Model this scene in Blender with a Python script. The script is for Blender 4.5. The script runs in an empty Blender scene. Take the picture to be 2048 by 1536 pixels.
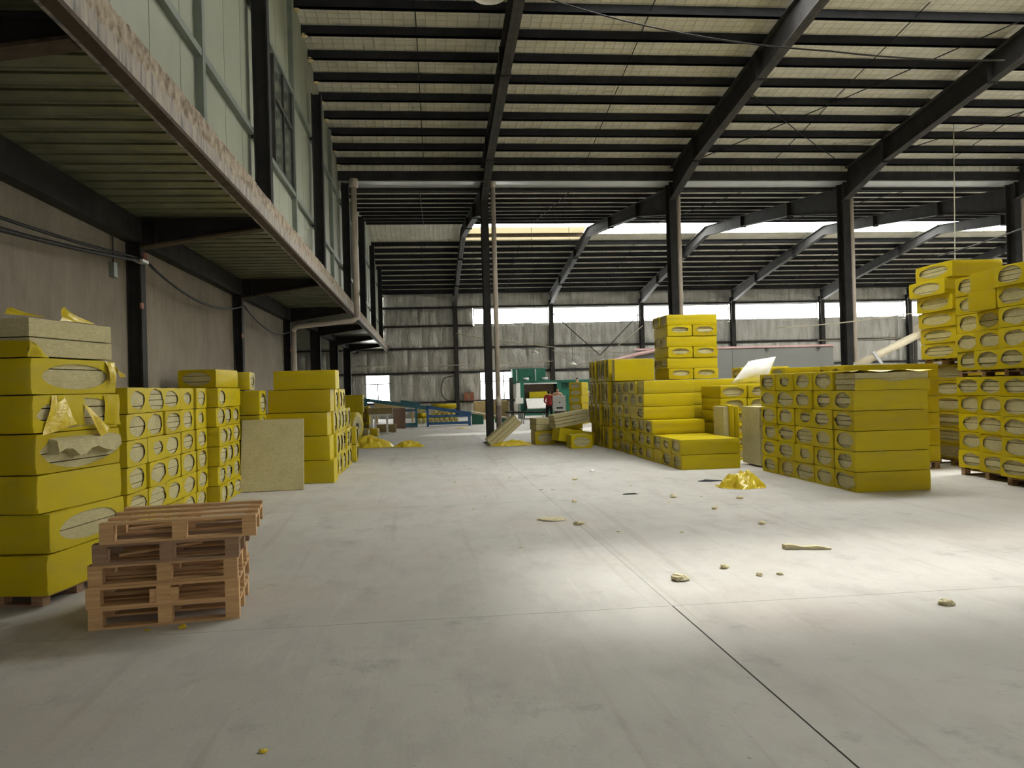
import bpy, bmesh, math, random
from mathutils import Matrix, Vector, noise

random.seed(7)
S = bpy.context.scene
C = S.collection

# ------------------------------------------------------------------ camera
EYE = 1.70
FPX, YAW, PITCH, ROLL = 1642.8, math.radians(6.076), math.radians(0.266), math.radians(-1.557)
_f = Vector((math.sin(YAW) * math.cos(PITCH), math.cos(YAW) * math.cos(PITCH), math.sin(PITCH)))
_r = Vector((math.cos(YAW), -math.sin(YAW), 0))
_u = _r.cross(_f)
_r2 = _r * math.cos(ROLL) + _u * math.sin(ROLL)
_u2 = -_r * math.sin(ROLL) + _u * math.cos(ROLL)
cam_d = bpy.data.cameras.new('camera')
cam_d.sensor_width = 36
cam_d.lens = FPX / 2048 * 36
cam_d.clip_start = 0.05
cam_d.clip_end = 300
cam = bpy.data.objects.new('camera', cam_d)
C.objects.link(cam)
cam.matrix_world = Matrix(((_r2.x, _u2.x, -_f.x, 0), (_r2.y, _u2.y, -_f.y, 0), (_r2.z, _u2.z, -_f.z, EYE), (0, 0, 0, 1)))
S.camera = cam

# ------------------------------------------------------------------ world, sun, sky portals, exposure
W = bpy.data.worlds.new('overcast_sky')
S.world = W
W.use_nodes = True
_bg = W.node_tree.nodes['Background']
_bg.inputs[0].default_value = (1.0, 0.99, 0.95, 1)
_bg.inputs[1].default_value = 13.5
S.view_settings.view_transform = 'Standard'
S.view_settings.look = 'None'
S.view_settings.gamma = 1
S.view_settings.use_curve_mapping = False
S.view_settings.exposure = 0.80
S.cycles.use_denoising = True
S.cycles.use_adaptive_sampling = True
S.cycles.adaptive_threshold = 0.08
S.cycles.adaptive_min_samples = 16
S.cycles.max_bounces = 6
S.cycles.diffuse_bounces = 5
S.cycles.glossy_bounces = 2
S.cycles.transparent_max_bounces = 8
S.cycles.sample_clamp_indirect = 6

sun_d = bpy.data.lights.new('hazy_sun', 'SUN')
sun_d.energy = 2.75
sun_d.angle = math.radians(6.5)
sun_d.color = (1.0, 0.96, 0.88)
sun = bpy.data.objects.new('hazy_sun', sun_d)
C.objects.link(sun)
sun.rotation_euler = Vector((-0.22, -0.81, -1.0)).to_track_quat('-Z', 'Y').to_euler()


def portal(loc, direction, sx, sy):
    """sky portal in a roof light or window opening (guides the sky's own light, adds none)"""
    d = bpy.data.lights.new('sky_portal', 'AREA')
    d.shape = 'RECTANGLE'
    d.size, d.size_y = sx, sy
    d.cycles.is_portal = True
    o = bpy.data.objects.new('sky_portal', d)
    C.objects.link(o)
    o.location = loc
    o.rotation_euler = Vector(direction).to_track_quat('-Z', 'Y').to_euler()


portal((21.0, 15.2, 10.05), (0, 0, -1), 36, 2.8)
portal((23.0, 39.4, 9.6), (0, 0, -1), 30, 1.9)
portal((24.0, -9.7, 10.2), (0, 0, -1), 31, 0.9)
portal((19.0, 51.3, 6.2), (0, -1, 0), 33, 1.1)
portal((18.0, -21.9, 5.25), (0, 1, 0), 44, 0.55)

# ------------------------------------------------------------------ materials
MATS = {}


def newmat(name):
    m = bpy.data.materials.new(name)
    m.use_nodes = True
    MATS[name] = m
    return m, m.node_tree.nodes, m.node_tree.links, m.node_tree.nodes['Principled BSDF']


def ramp(N, L, src, stops):
    r = N.new('ShaderNodeValToRGB')
    el = r.color_ramp.elements
    el[0].position, el[0].color = stops[0][0], (*stops[0][1], 1)
    el[1].position, el[1].color = stops[-1][0], (*stops[-1][1], 1)
    for p, c in stops[1:-1]:
        e = el.new(p)
        e.color = (*c, 1)
    L.new(src, r.inputs[0])
    return r.outputs[0]


def tex(N, L, kind, vec=None, **kw):
    t = N.new('ShaderNodeTex' + kind)
    for k, v in kw.items():
        t.inputs[k].default_value = v
    if vec is not None:
        L.new(vec, t.inputs['Vector'])
    return t


def mapping(N, L, vec, scale):
    m = N.new('ShaderNodeMapping')
    m.inputs['Scale'].default_value = scale
    L.new(vec, m.inputs['Vector'])
    return m.outputs[0]


def mix(N, L, fac, a, b, mode='MIX'):
    m = N.new('ShaderNodeMix')
    m.data_type = 'RGBA'
    m.blend_type = mode
    for s, v in ((0, fac), (6, a), (7, b)):
        if hasattr(v, 'is_linked'):
            L.new(v, m.inputs[s])
        else:
            m.inputs[s].default_value = v if s == 0 else (*v, 1)
    return m.outputs[2]


def math_(N, L, op, a, b=0.0):
    m = N.new('ShaderNodeMath')
    m.operation = op
    for i, v in enumerate((a, b)):
        if hasattr(v, 'is_linked'):
            L.new(v, m.inputs[i])
        else:
            m.inputs[i].default_value = v
    return m.outputs[0]


def bump(N, L, B, h, strength, dist):
    b = N.new('ShaderNodeBump')
    b.inputs['Strength'].default_value = strength
    b.inputs['Distance'].default_value = dist
    L.new(h, b.inputs['Height'])
    L.new(b.outputs[0], B.inputs['Normal'])


def worldpos(N):
    return N.new('ShaderNodeNewGeometry').outputs['Position']


def plain(name, col, rough=0.6, metal=0.0, var=0.25, scale=6.0, bmp=0.0):
    """painted / raw surface with blotchy grime"""
    m, N, L, B = newmat(name)
    p = worldpos(N)
    t = tex(N, L, 'Noise', p, Scale=scale, Detail=5.0, Roughness=0.65)
    c0 = tuple(v * (1 - var) for v in col)
    c1 = tuple(min(1, v * (1 + var)) for v in col)
    L.new(ramp(N, L, t.outputs[0], [(0.3, c0), (0.7, c1)]), B.inputs['Base Color'])
    B.inputs['Roughness'].default_value = rough
    B.inputs['Metallic'].default_value = metal
    if max(col) < 0.08:
        B.inputs['Specular IOR Level'].default_value = 0.2
    if bmp:
        t2 = tex(N, L, 'Noise', p, Scale=scale * 5, Detail=6.0)
        bump(N, L, B, t2.outputs[0], bmp, 0.02)
    return m


def mk_floor():
    m, N, L, B = newmat('concrete_floor')
    p = worldpos(N)
    big = tex(N, L, 'Noise', p, Scale=0.35, Detail=6.0, Roughness=0.6)
    c = ramp(N, L, big.outputs[0], [(0.3, (0.42, 0.405, 0.37)), (0.55, (0.53, 0.51, 0.47)), (0.75, (0.60, 0.585, 0.555))])
    mid = tex(N, L, 'Noise', mapping(N, L, p, (1.6, 0.7, 1)), Scale=1.7, Detail=8.0, Roughness=0.7)
    c = mix(N, L, ramp(N, L, mid.outputs[0], [(0.46, (0, 0, 0)), (0.66, (1, 1, 1))]), c, (0.33, 0.315, 0.30))
    c = mix(N, L, 0.45, c, ramp(N, L, mid.outputs[0], [(0.3, (0.46, 0.45, 0.43)), (0.6, (0.58, 0.56, 0.525))]))
    # pale scrape marks along the driving direction
    scr = tex(N, L, 'Noise', mapping(N, L, p, (9, 0.5, 1)), Scale=1.3, Detail=4.0, Roughness=0.6)
    c = mix(N, L, ramp(N, L, scr.outputs[0], [(0.62, (0, 0, 0)), (0.78, (0.5, 0.5, 0.5))]), c, (0.64, 0.62, 0.58))
    scr2 = tex(N, L, 'Noise', mapping(N, L, p, (1.2, 8.0, 1)), Scale=1.1, Detail=6.0, Roughness=0.7)
    c = mix(N, L, ramp(N, L, scr2.outputs[0], [(0.66, (0, 0, 0)), (0.76, (0.7, 0.7, 0.7))]), c, (0.72, 0.70, 0.67))
    trk = tex(N, L, 'Noise', mapping(N, L, p, (5.5, 0.16, 1)), Scale=1.0, Detail=3.0, Roughness=0.5, Distortion=0.4)
    c = mix(N, L, ramp(N, L, trk.outputs[0], [(0.60, (0, 0, 0)), (0.68, (0.35, 0.35, 0.35))]), c, (0.36, 0.32, 0.28))
    dk_ = tex(N, L, 'Noise', p, Scale=1.3, Detail=8.0, Roughness=0.75)
    c = mix(N, L, ramp(N, L, dk_.outputs[0], [(0.57, (0, 0, 0)), (0.68, (0.55, 0.55, 0.55))]), c, (0.28, 0.265, 0.26))
    red = tex(N, L, 'Noise', p, Scale=0.55, Detail=3.0)
    c = mix(N, L, ramp(N, L, red.outputs[0], [(0.5, (0, 0, 0)), (0.7, (0.35, 0.35, 0.35))]), c, (0.45, 0.37, 0.32))
    spk = tex(N, L, 'Noise', p, Scale=28.0, Detail=3.0)
    c = mix(N, L, ramp(N, L, spk.outputs[0], [(0.69, (0, 0, 0)), (0.74, (0.6, 0.6, 0.6))]), c, (0.22, 0.20, 0.19))
    L.new(c, B.inputs['Base Color'])
    L.new(ramp(N, L, mid.outputs[0], [(0.3, (0.55,) * 3), (0.7, (0.75,) * 3)]), B.inputs['Roughness'])
    B.inputs['Specular IOR Level'].default_value = 0.35
    fine = tex(N, L, 'Noise', p, Scale=40.0, Detail=6.0)
    bump(N, L, B, fine.outputs[0], 0.15, 0.01)


def mk_film():
    m, N, L, B = newmat('yellow_film')
    oi = N.new('ShaderNodeObjectInfo')
    tc = N.new('ShaderNodeTexCoord')
    add = N.new('ShaderNodeVectorMath')
    add.operation = 'ADD'
    L.new(tc.outputs['Object'], add.inputs[0])
    sc = math_(N, L, 'MULTIPLY', oi.outputs['Random'], 37.0)
    L.new(sc, add.inputs[1])
    v = add.outputs[0]
    base = ramp(N, L, oi.outputs['Random'], [(0.0, (0.435, 0.33, 0.003)), (0.5, (0.52, 0.41, 0.004)), (1.0, (0.495, 0.395, 0.010))])
    d = tex(N, L, 'Noise', v, Scale=2.4, Detail=6.0, Roughness=0.65)
    c = mix(N, L, ramp(N, L, d.outputs[0], [(0.45, (0, 0, 0)), (0.78, (0.4, 0.4, 0.4))]), base, (0.34, 0.285, 0.07))
    L.new(c, B.inputs['Base Color'])
    B.inputs['Roughness'].default_value = 0.5
    B.inputs['Specular IOR Level'].default_value = 0.16
    w = tex(N, L, 'Noise', mapping(N, L, v, (2, 2, 1.0)), Scale=2.2, Detail=3.0, Distortion=0.6)
    bump(N, L, B, w.outputs[0], 0.16, 0.03)
    # loose film: same plastic, a little see-through
    m2, N, L, B = newmat('loose_film')
    p = worldpos(N)
    d = tex(N, L, 'Noise', p, Scale=9.0, Detail=4.0)
    L.new(ramp(N, L, d.outputs[0], [(0.35, (0.60, 0.44, 0.012)), (0.7, (0.74, 0.58, 0.05))]), B.inputs['Base Color'])
    B.inputs['Roughness'].default_value = 0.28
    bump(N, L, B, tex(N, L, 'Noise', p, Scale=14.0, Detail=3.0, Distortion=1.0).outputs[0], 0.4, 0.02)


def mk_wool(name, a, b):
    m, N, L, B = newmat(name)
    oi = N.new('ShaderNodeObjectInfo')
    p = worldpos(N)
    t = tex(N, L, 'Noise', mapping(N, L, p, (7, 7, 22)), Scale=2.2, Detail=8.0, Roughness=0.75)
    c = ramp(N, L, t.outputs[0], [(0.28, a), (0.7, b)])
    t2 = tex(N, L, 'Noise', p, Scale=3.0, Detail=3.0)
    c = mix(N, L, ramp(N, L, t2.outputs[0], [(0.5, (0, 0, 0)), (0.8, (0.5, 0.5, 0.5))]), c, tuple(v * 0.8 for v in a))
    c = mix(N, L, math_(N, L, 'MULTIPLY', oi.outputs['Random'], 0.35), c, tuple(v * 0.78 for v in b))
    L.new(c, B.inputs['Base Color'])
    B.inputs['Roughness'].default_value = 0.95
    B.inputs['Specular IOR Level'].default_value = 0.1
    bump(N, L, B, tex(N, L, 'Noise', mapping(N, L, p, (30, 30, 90)), Scale=2.0, Detail=6.0).outputs[0], 0.6, 0.02)


def mk_roof():
    m, N, L, B = newmat('roof_insulation')
    p = worldpos(N)
    sep = N.new('ShaderNodeSeparateXYZ')
    L.new(p, sep.inputs[0])
    hs = []
    for ax in (0, 1):
        fr = math_(N, L, 'FRACT', math_(N, L, 'MULTIPLY', sep.outputs[ax], 1 / (0.23 if ax == 0 else 0.2)))
        hs.append(math_(N, L, 'ABSOLUTE', math_(N, L, 'SUBTRACT', fr, 0.5)))
    mx = math_(N, L, 'MAXIMUM', hs[0], hs[1])
    line = math_(N, L, 'GREATER_THAN', mx, 0.468)
    t = tex(N, L, 'Noise', p, Scale=1.1, Detail=6.0, Roughness=0.65)
    c = ramp(N, L, t.outputs[0], [(0.3, (0.49, 0.465, 0.365)), (0.7, (0.65, 0.625, 0.52))])
    c = mix(N, L, math_(N, L, 'MULTIPLY', line, 0.55), c, (0.22, 0.21, 0.18))
    L.new(c, B.inputs['Base Color'])
    B.inputs['Roughness'].default_value = 0.55
    h = math_(N, L, 'POWER', math_(N, L, 'MULTIPLY', mx, 2.0), 3.0)
    h2 = math_(N, L, 'ADD', h, math_(N, L, 'MULTIPLY', tex(N, L, 'Noise', p, Scale=6.0, Detail=3.0).outputs[0], 0.8))
    bump(N, L, B, h2, 0.5, 0.03)


def mk_foil():
    m, N, L, B = newmat('foil_insulation')
    p = worldpos(N)
    t = tex(N, L, 'Noise', mapping(N, L, p, (2.2, 1, 0.35)), Scale=1.6, Detail=6.0, Roughness=0.6)
    L.new(ramp(N, L, t.outputs[0], [(0.3, (0.40, 0.385, 0.34)), (0.65, (0.62, 0.61, 0.57))]), B.inputs['Base Color'])
    B.inputs['Metallic'].default_value = 0.55
    L.new(ramp(N, L, t.outputs[0], [(0.3, (0.55,) * 3), (0.7, (0.33,) * 3)]), B.inputs['Roughness'])
    cr = tex(N, L, 'Noise', mapping(N, L, p, (3, 3, 1.2)), Scale=3.0, Detail=5.0, Distortion=0.8)
    bump(N, L, B, cr.outputs[0], 0.7, 0.06)


def mk_fascia():
    m, N, L, B = newmat('stained_fascia')
    p = worldpos(N)
    t = tex(N, L, 'Noise', mapping(N, L, p, (1, 7, 1.0)), Scale=1.4, Detail=6.0, Roughness=0.7)
    c = ramp(N, L, t.outputs[0], [(0.38, (0.15, 0.155, 0.17)), (0.5, (0.34, 0.30, 0.26)), (0.7, (0.46, 0.40, 0.34))])
    t2 = tex(N, L, 'Noise', p, Scale=9.0, Detail=6.0, Roughness=0.7)
    sep = N.new('ShaderNodeSeparateXYZ')
    L.new(p, sep.inputs[0])
    rag = tex(N, L, 'Noise', mapping(N, L, p, (1, 2.5, 1.5)), Scale=1.6, Detail=7.0, Roughness=0.75)
    lvl = math_(N, L, 'ADD', sep.outputs[2], math_(N, L, 'MULTIPLY', rag.outputs[0], 0.4))
    mort = ramp(N, L, t2.outputs[0], [(0.38, (0.15, 0.11, 0.075)), (0.52, (0.33, 0.27, 0.20)), (0.65, (0.40, 0.34, 0.26))])
    c = mix(N, L, ramp(N, L, math_(N, L, 'SUBTRACT', lvl, 4.0), [(0.50, (0, 0, 0)), (0.53, (1, 1, 1))]), c, mort)
    L.new(c, B.inputs['Base Color'])
    B.inputs['Roughness'].default_value = 0.9
    bump(N, L, B, t2.outputs[0], 0.5, 0.03)


def mk_plaster():
    m, N, L, B = newmat('cement_plaster')
    p = worldpos(N)
    t = tex(N, L, 'Noise', p, Scale=0.7, Detail=7.0, Roughness=0.6)
    c = ramp(N, L, t.outputs[0], [(0.3, (0.175, 0.14, 0.10)), (0.6, (0.26, 0.22, 0.17)), (0.75, (0.30, 0.265, 0.215))])
    t2 = tex(N, L, 'Noise', mapping(N, L, p, (1, 2, 0.6)), Scale=3.0, Detail=6.0, Roughness=0.7)
    c = mix(N, L, 0.4, c, ramp(N, L, t2.outputs[0], [(0.3, (0.155, 0.125, 0.088)), (0.7, (0.28, 0.255, 0.21))]))
    L.new(c, B.inputs['Base Color'])
    B.inputs['Roughness'].default_value = 0.95
    bump(N, L, B, tex(N, L, 'Noise', p, Scale=14.0, Detail=6.0).outputs[0], 0.5, 0.03)


def mk_wood(name, a, b):
    m, N, L, B = newmat(name)
    oi = N.new('ShaderNodeObjectInfo')
    tc = N.new('ShaderNodeTexCoord')
    add = N.new('ShaderNodeVectorMath')
    add.operation = 'ADD'
    L.new(tc.outputs['Object'], add.inputs[0])
    L.new(math_(N, L, 'MULTIPLY', oi.outputs['Random'], 20.0), add.inputs[1])
    t = tex(N, L, 'Noise', mapping(N, L, add.outputs[0], (1.5, 22, 22)), Scale=2.0, Detail=6.0, Roughness=0.6)
    c = ramp(N, L, t.outputs[0], [(0.3, a), (0.7, b)])
    c = mix(N, L, math_(N, L, 'MULTIPLY', oi.outputs['Random'], 0.5), c, tuple(v * 0.55 for v in b))
    L.new(c, B.inputs['Base Color'])
    B.inputs['Roughness'].default_value = 0.8
    bump(N, L, B, t.outputs[0], 0.25, 0.005)


def mk_glass():
    m, N, L, B = newmat('window_glass')
    N.remove(B)
    out = N['Material Output']
    tr = N.new('ShaderNodeBsdfTransparent')
    tr.inputs[0].default_value = (0.97, 0.98, 0.98, 1)
    gl = N.new('ShaderNodeBsdfGlossy')
    gl.inputs['Roughness'].default_value = 0.05
    ms = N.new('ShaderNodeMixShader')
    ms.inputs[0].default_value = 0.06
    L.new(tr.outputs[0], ms.inputs[1])
    L.new(gl.outputs[0], ms.inputs[2])
    L.new(ms.outputs[0], out.inputs[0])
    # dusty fibreglass roof light: lets soft light through
    m, N, L, B = newmat('fibreglass_sheet')
    N.remove(B)
    out = N['Material Output']
    tl = N.new('ShaderNodeBsdfTranslucent')
    tl.inputs[0].default_value = (0.16, 0.15, 0.12, 1)
    df = N.new('ShaderNodeBsdfDiffuse')
    df.inputs[0].default_value = (0.5, 0.46, 0.36, 1)
    ms = N.new('ShaderNodeAddShader')
    L.new(tl.outputs[0], ms.inputs[0])
    L.new(df.outputs[0], ms.inputs[1])
    L.new(ms.outputs[0], out.inputs[0])


mk_floor(); mk_film(); mk_roof(); mk_foil(); mk_fascia(); mk_plaster(); mk_glass()
mk_wool('rock_wool', (0.42, 0.365, 0.18), (0.68, 0.615, 0.37))
mk_wool('sunlit_wool', (0.58, 0.50, 0.28), (0.86, 0.79, 0.55))  # lighter copy of rock_wool for floor scraps, sunlight put into the colour
mk_wool('brown_wool', (0.22, 0.17, 0.08), (0.36, 0.29, 0.15))
mk_wood('pine_wood', (0.46, 0.26, 0.11), (0.70, 0.45, 0.22))
mk_wood('brown_wood', (0.24, 0.14, 0.08), (0.40, 0.25, 0.15))
mk_wood('plywood', (0.33, 0.20, 0.15), (0.46, 0.30, 0.22))
plain('dark_steel', (0.028, 0.027, 0.026), 0.75, 0.0, 0.35, 3.0)
plain('purlin_steel', (0.021, 0.021, 0.023), 0.75, 0.0, 0.35, 2.0)
plain('dusty_steel', (0.05, 0.047, 0.043), 0.7, 0.0, 0.4, 3.0)
plain('rusty_lip', (0.07, 0.05, 0.033), 0.8, 0.0, 0.4, 8.0)
plain('mezzanine_panel', (0.285, 0.30, 0.225), 0.5, 0.0, 0.08, 1.0)
plain('mezzanine_rail', (0.18, 0.21, 0.175), 0.45, 0.1, 0.12, 4.0)
plain('deck_steel', (0.17, 0.175, 0.11), 0.4, 0.3, 0.3, 2.5)
plain('pvc_pipe', (0.50, 0.43, 0.36), 0.5, 0.0, 0.15, 3.0)
plain('pale_pipe', (0.62, 0.55, 0.40), 0.5, 0.0, 0.15, 3.0)
plain('pipe_sleeve', (0.16, 0.12, 0.10), 0.7, 0.0, 0.3, 5.0)
plain('grey_partition', (0.15, 0.15, 0.135), 0.6, 0.0, 0.06, 1.0)
plain('pink_rail', (0.45, 0.28, 0.27), 0.6, 0.0, 0.15, 2.0)
plain('window_frame', (0.55, 0.56, 0.56), 0.4, 0.3, 0.1, 3.0)
plain('dark_glass', (0.10, 0.115, 0.09), 0.15, 0.0, 0.3, 1.0)
plain('teal_paint', (0.035, 0.17, 0.22), 0.45, 0.0, 0.25, 5.0)
plain('blue_paint', (0.03, 0.13, 0.33), 0.45, 0.0, 0.25, 5.0)
plain('green_paint', (0.013, 0.13, 0.08), 0.5, 0.0, 0.25, 4.0)
plain('machine_interior', (0.50, 0.36, 0.28), 0.7, 0.0, 0.2, 3.0)
plain('white_plastic', (0.80, 0.79, 0.76), 0.6, 0.0, 0.06, 5.0)
plain('grey_cabinet', (0.50, 0.50, 0.48), 0.5, 0.0, 0.1, 3.0)
plain('black_rubber', (0.02, 0.02, 0.02), 0.6, 0.0, 0.2, 5.0)
plain('pale_cable', (0.48, 0.44, 0.33), 0.6, 0.0, 0.15, 5.0)
plain('red_cloth', (0.45, 0.045, 0.05), 0.85, 0.0, 0.15, 8.0)
plain('blue_cloth', (0.08, 0.13, 0.22), 0.85, 0.0, 0.15, 8.0)
plain('dark_cloth', (0.04, 0.04, 0.05), 0.9, 0.0, 0.15, 8.0)
plain('skin', (0.52, 0.33, 0.23), 0.6, 0.0, 0.06, 8.0)
plain('hair', (0.02, 0.018, 0.016), 0.7, 0.0, 0.2, 10.0)
plain('red_box', (0.32, 0.12, 0.07), 0.7, 0.0, 0.25, 6.0)
plain('foam', (0.62, 0.52, 0.27), 0.9, 0.0, 0.2, 15.0)
plain('tan_board', (0.50, 0.38, 0.17), 0.85, 0.0, 0.15, 5.0)
plain('joint_dirt', (0.07, 0.06, 0.055), 0.95, 0.0, 0.3, 10.0)
plain('enamel', (0.85, 0.83, 0.76), 0.35, 0.0, 0.05, 5.0)


# ------------------------------------------------------------------ mesh helpers
class MB:
    def __init__(self):
        self.v, self.f = [], []

    def add(self, verts, faces):
        n = len(self.v)
        self.v += [tuple(p) for p in verts]
        self.f += [tuple(i + n for i in q) for q in faces]
        return self

    def box(self, x0, x1, y0, y1, z0, z1):
        return self.add([(x0, y0, z0), (x1, y0, z0), (x1, y1, z0), (x0, y1, z0), (x0, y0, z1), (x1, y0, z1), (x1, y1, z1), (x0, y1, z1)],
                        [(0, 3, 2, 1), (4, 5, 6, 7), (0, 1, 5, 4), (1, 2, 6, 5), (2, 3, 7, 6), (3, 0, 4, 7)])

    def bar(self, p0, p1, w, h, up=(0, 0, 1)):
        """rectangular bar from p0 to p1, width w sideways, h along up"""
        p0, p1 = Vector(p0), Vector(p1)
        d = (p1 - p0).normalized()
        s = d.cross(Vector(up))
        if s.length < 1e-4:
            s = d.cross(Vector((1, 0, 0)))
        s.normalize()
        t = s.cross(d).normalized()
        vs = []
        for p in (p0, p1):
            for a, b in ((-1, -1), (1, -1), (1, 1), (-1, 1)):
                vs.append(p + s * (a * w / 2) + t * (b * h / 2))
        return self.add(vs, [(3, 2, 1, 0), (4, 5, 6, 7), (0, 1, 5, 4), (1, 2, 6, 5), (2, 3, 7, 6), (3, 0, 4, 7)])

    def tube(self, pts, r, n=8, cap=True):
        pts = [Vector(p) for p in pts]
        rs = r if isinstance(r, (list, tuple)) else [r] * len(pts)
        base = len(self.v)
        prev = None
        for i, p in enumerate(pts):
            d = (pts[min(i + 1, len(pts) - 1)] - pts[max(i - 1, 0)]).normalized()
            if prev is None:
                a = Vector((0, 0, 1)) if abs(d.z) < 0.9 else Vector((1, 0, 0))
                s = d.cross(a).normalized()
            else:
                s = (prev - d * prev.dot(d)).normalized()
            prev = s
            t = d.cross(s)
            for k in range(n):
                a = 2 * math.pi * k / n
                self.v.append(tuple(p + (s * math.cos(a) + t * math.sin(a)) * rs[i]))
        for i in range(len(pts) - 1):
            for k in range(n):
                k2 = (k + 1) % n
                self.f.append((base + i * n + k, base + i * n + k2, base + (i + 1) * n + k2, base + (i + 1) * n + k))
        if cap:
            self.f.append(tuple(base + k for k in range(n))[::-1])
            self.f.append(tuple(base + (len(pts) - 1) * n + k for k in range(n)))
        return self

    def prism(self, poly, a, b, axis):
        """poly: 2D outline in the two other axes (order x,y,z), extruded a..b along axis"""
        n = len(poly)
        vs = []
        for t in (a, b):
            for (p, q) in poly:
                vs.append({'X': (t, p, q), 'Y': (p, t, q), 'Z': (p, q, t)}[axis])
        fs = [tuple(range(n))[::-1], tuple(range(n, 2 * n))]
        for i in range(n):
            j = (i + 1) % n
            fs.append((i, j, n + j, n + i))
        return self.add(vs, fs)

    def lathe(self, prof, c, n=16):
        base = len(self.v)
        for r, zz in prof:
            for k in range(n):
                a = 2 * math.pi * k / n
                self.v.append((c[0] + r * math.cos(a), c[1] + r * math.sin(a), c[2] + zz))
        for i in range(len(prof) - 1):
            for k in range(n):
                k2 = (k + 1) % n
                self.f.append((base + i * n + k, base + i * n + k2, base + (i + 1) * n + k2, base + (i + 1) * n + k))
        return self

    def mesh(self, name, mat=None, smooth=False, off=None):
        me = bpy.data.meshes.new(name)
        vs = self.v if off is None else [(x - off[0], y - off[1], z - off[2]) for x, y, z in self.v]
        me.from_pydata(vs, [], self.f)
        bm = bmesh.new()
        bm.from_mesh(me)
        bmesh.ops.recalc_face_normals(bm, faces=bm.faces)
        bm.to_mesh(me)
        bm.free()
        if mat:
            me.materials.append(MATS[mat])
        if smooth:
            me.shade_smooth()
        return me


def link(name, data, parent=None, loc=(0, 0, 0), rot=(0, 0, 0), scale=(1, 1, 1)):
    o = bpy.data.objects.new(name, data)
    C.objects.link(o)
    o.location, o.rotation_euler, o.scale = loc, rot, scale
    if parent is not None:
        o.parent = parent
    return o


def tag(o, label=None, cat=None, group=None, kind=None):
    if label:
        assert 4 <= len(label.split()) <= 16, label
        o['label'] = label
    if cat:
        o['category'] = cat
    if group:
        o['group'] = group
    if kind:
        o['kind'] = kind
    return o


def root(name, loc, label, cat, group=None, rot=(0, 0, 0)):
    return tag(link(name, None, None, loc, rot), label, cat, group)


def part(name, mb, mat, parent, smooth=False, label=None):
    """mb is in world coordinates; parent is an unrotated Empty or a mesh child of one"""
    off = Vector(parent.location)
    if parent.parent is not None:
        off = off + Vector(parent.parent.location)
    o = link(name, mb.mesh(name, mat, smooth, off), parent)
    if label:
        o['label'] = label
    return o


def single(name, mb, mat, label, cat, group=None, smooth=False):
    n = len(mb.v)
    off = (sum(v[0] for v in mb.v) / n, sum(v[1] for v in mb.v) / n, min(v[2] for v in mb.v))
    return tag(link(name, mb.mesh(name, mat, smooth, off), None, off), label, cat, group)


def structure(name, loc=(0, 0, 0)):
    return tag(link(name, None, None, loc), kind='structure')


ORD = ['bottom', 'second', 'third', 'fourth', 'fifth', 'sixth', 'seventh', 'eighth', 'ninth', 'tenth', 'eleventh']
NTH = ['first'] + ORD[1:]

# ------------------------------------------------------------------ the setting
FRAMES = [2.0, 8.0, 13.8, 19.8, 25.8, 31.8, 37.8]
XR = 40.0
RIDGE1, VALLEY, RIDGE2, YFAR = 14.6, 25.75, 38.5, 51.2


def zp(y):
    """underside of the purlins"""
    if y <= 2.2:
        return 8.29 + 0.13 * (2.2 - y) if y > -10.2 else 9.9 + 0.13 * (y + 10.2)
    if y <= RIDGE1:
        return 8.29 + 0.13 * (y - 2.2)
    if y <= VALLEY:
        return 9.9 - 0.13 * (y - RIDGE1)
    if y <= RIDGE2:
        return 7.99 + 0.1 * (y - VALLEY)
    return 9.26 - 0.135 * (y - RIDGE2)


# floor: cast slabs with open joints
floor = structure('floor')
part('joint_bed', MB().box(-12.4, XR + 0.4, -22.4, YFAR + 0.4, -0.2, -0.004), 'joint_dirt', floor)
xs = [-12.4] + [1.84 + 6 * k for k in range(-2, 7)] + [XR + 0.4]
ys = [-22.4] + [6.13 + 6 * k for k in range(-4, 8)] + [YFAR + 0.4]
for i in range(len(xs) - 1):
    for j in range(len(ys) - 1):
        gp = 0.0055 if ys[j] < 6 else 0.0018
        part('slab', MB().box(xs[i] + gp, xs[i + 1] - gp, ys[j] + 0.003, ys[j + 1] - 0.003, -0.15, 0), 'concrete_floor', floor)

# roof
ceiling = structure('ceiling')


def sheet(x0, x1, y0, y1, mat='roof_insulation', name='roof_sheet'):
    za, zb = zp(y0 + 1e-4) + 0.21, zp(y1 - 1e-4) + 0.21
    return part(name, MB().add([(x, y, z + t) for t in (0, 0.06) for x, y, z in ((x0, y0, za), (x1, y0, za), (x1, y1, zb), (x0, y1, zb))],
                               [(3, 2, 1, 0), (4, 5, 6, 7), (0, 1, 5, 4), (1, 2, 6, 5), (2, 3, 7, 6), (3, 0, 4, 7)]), mat, ceiling)


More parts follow.
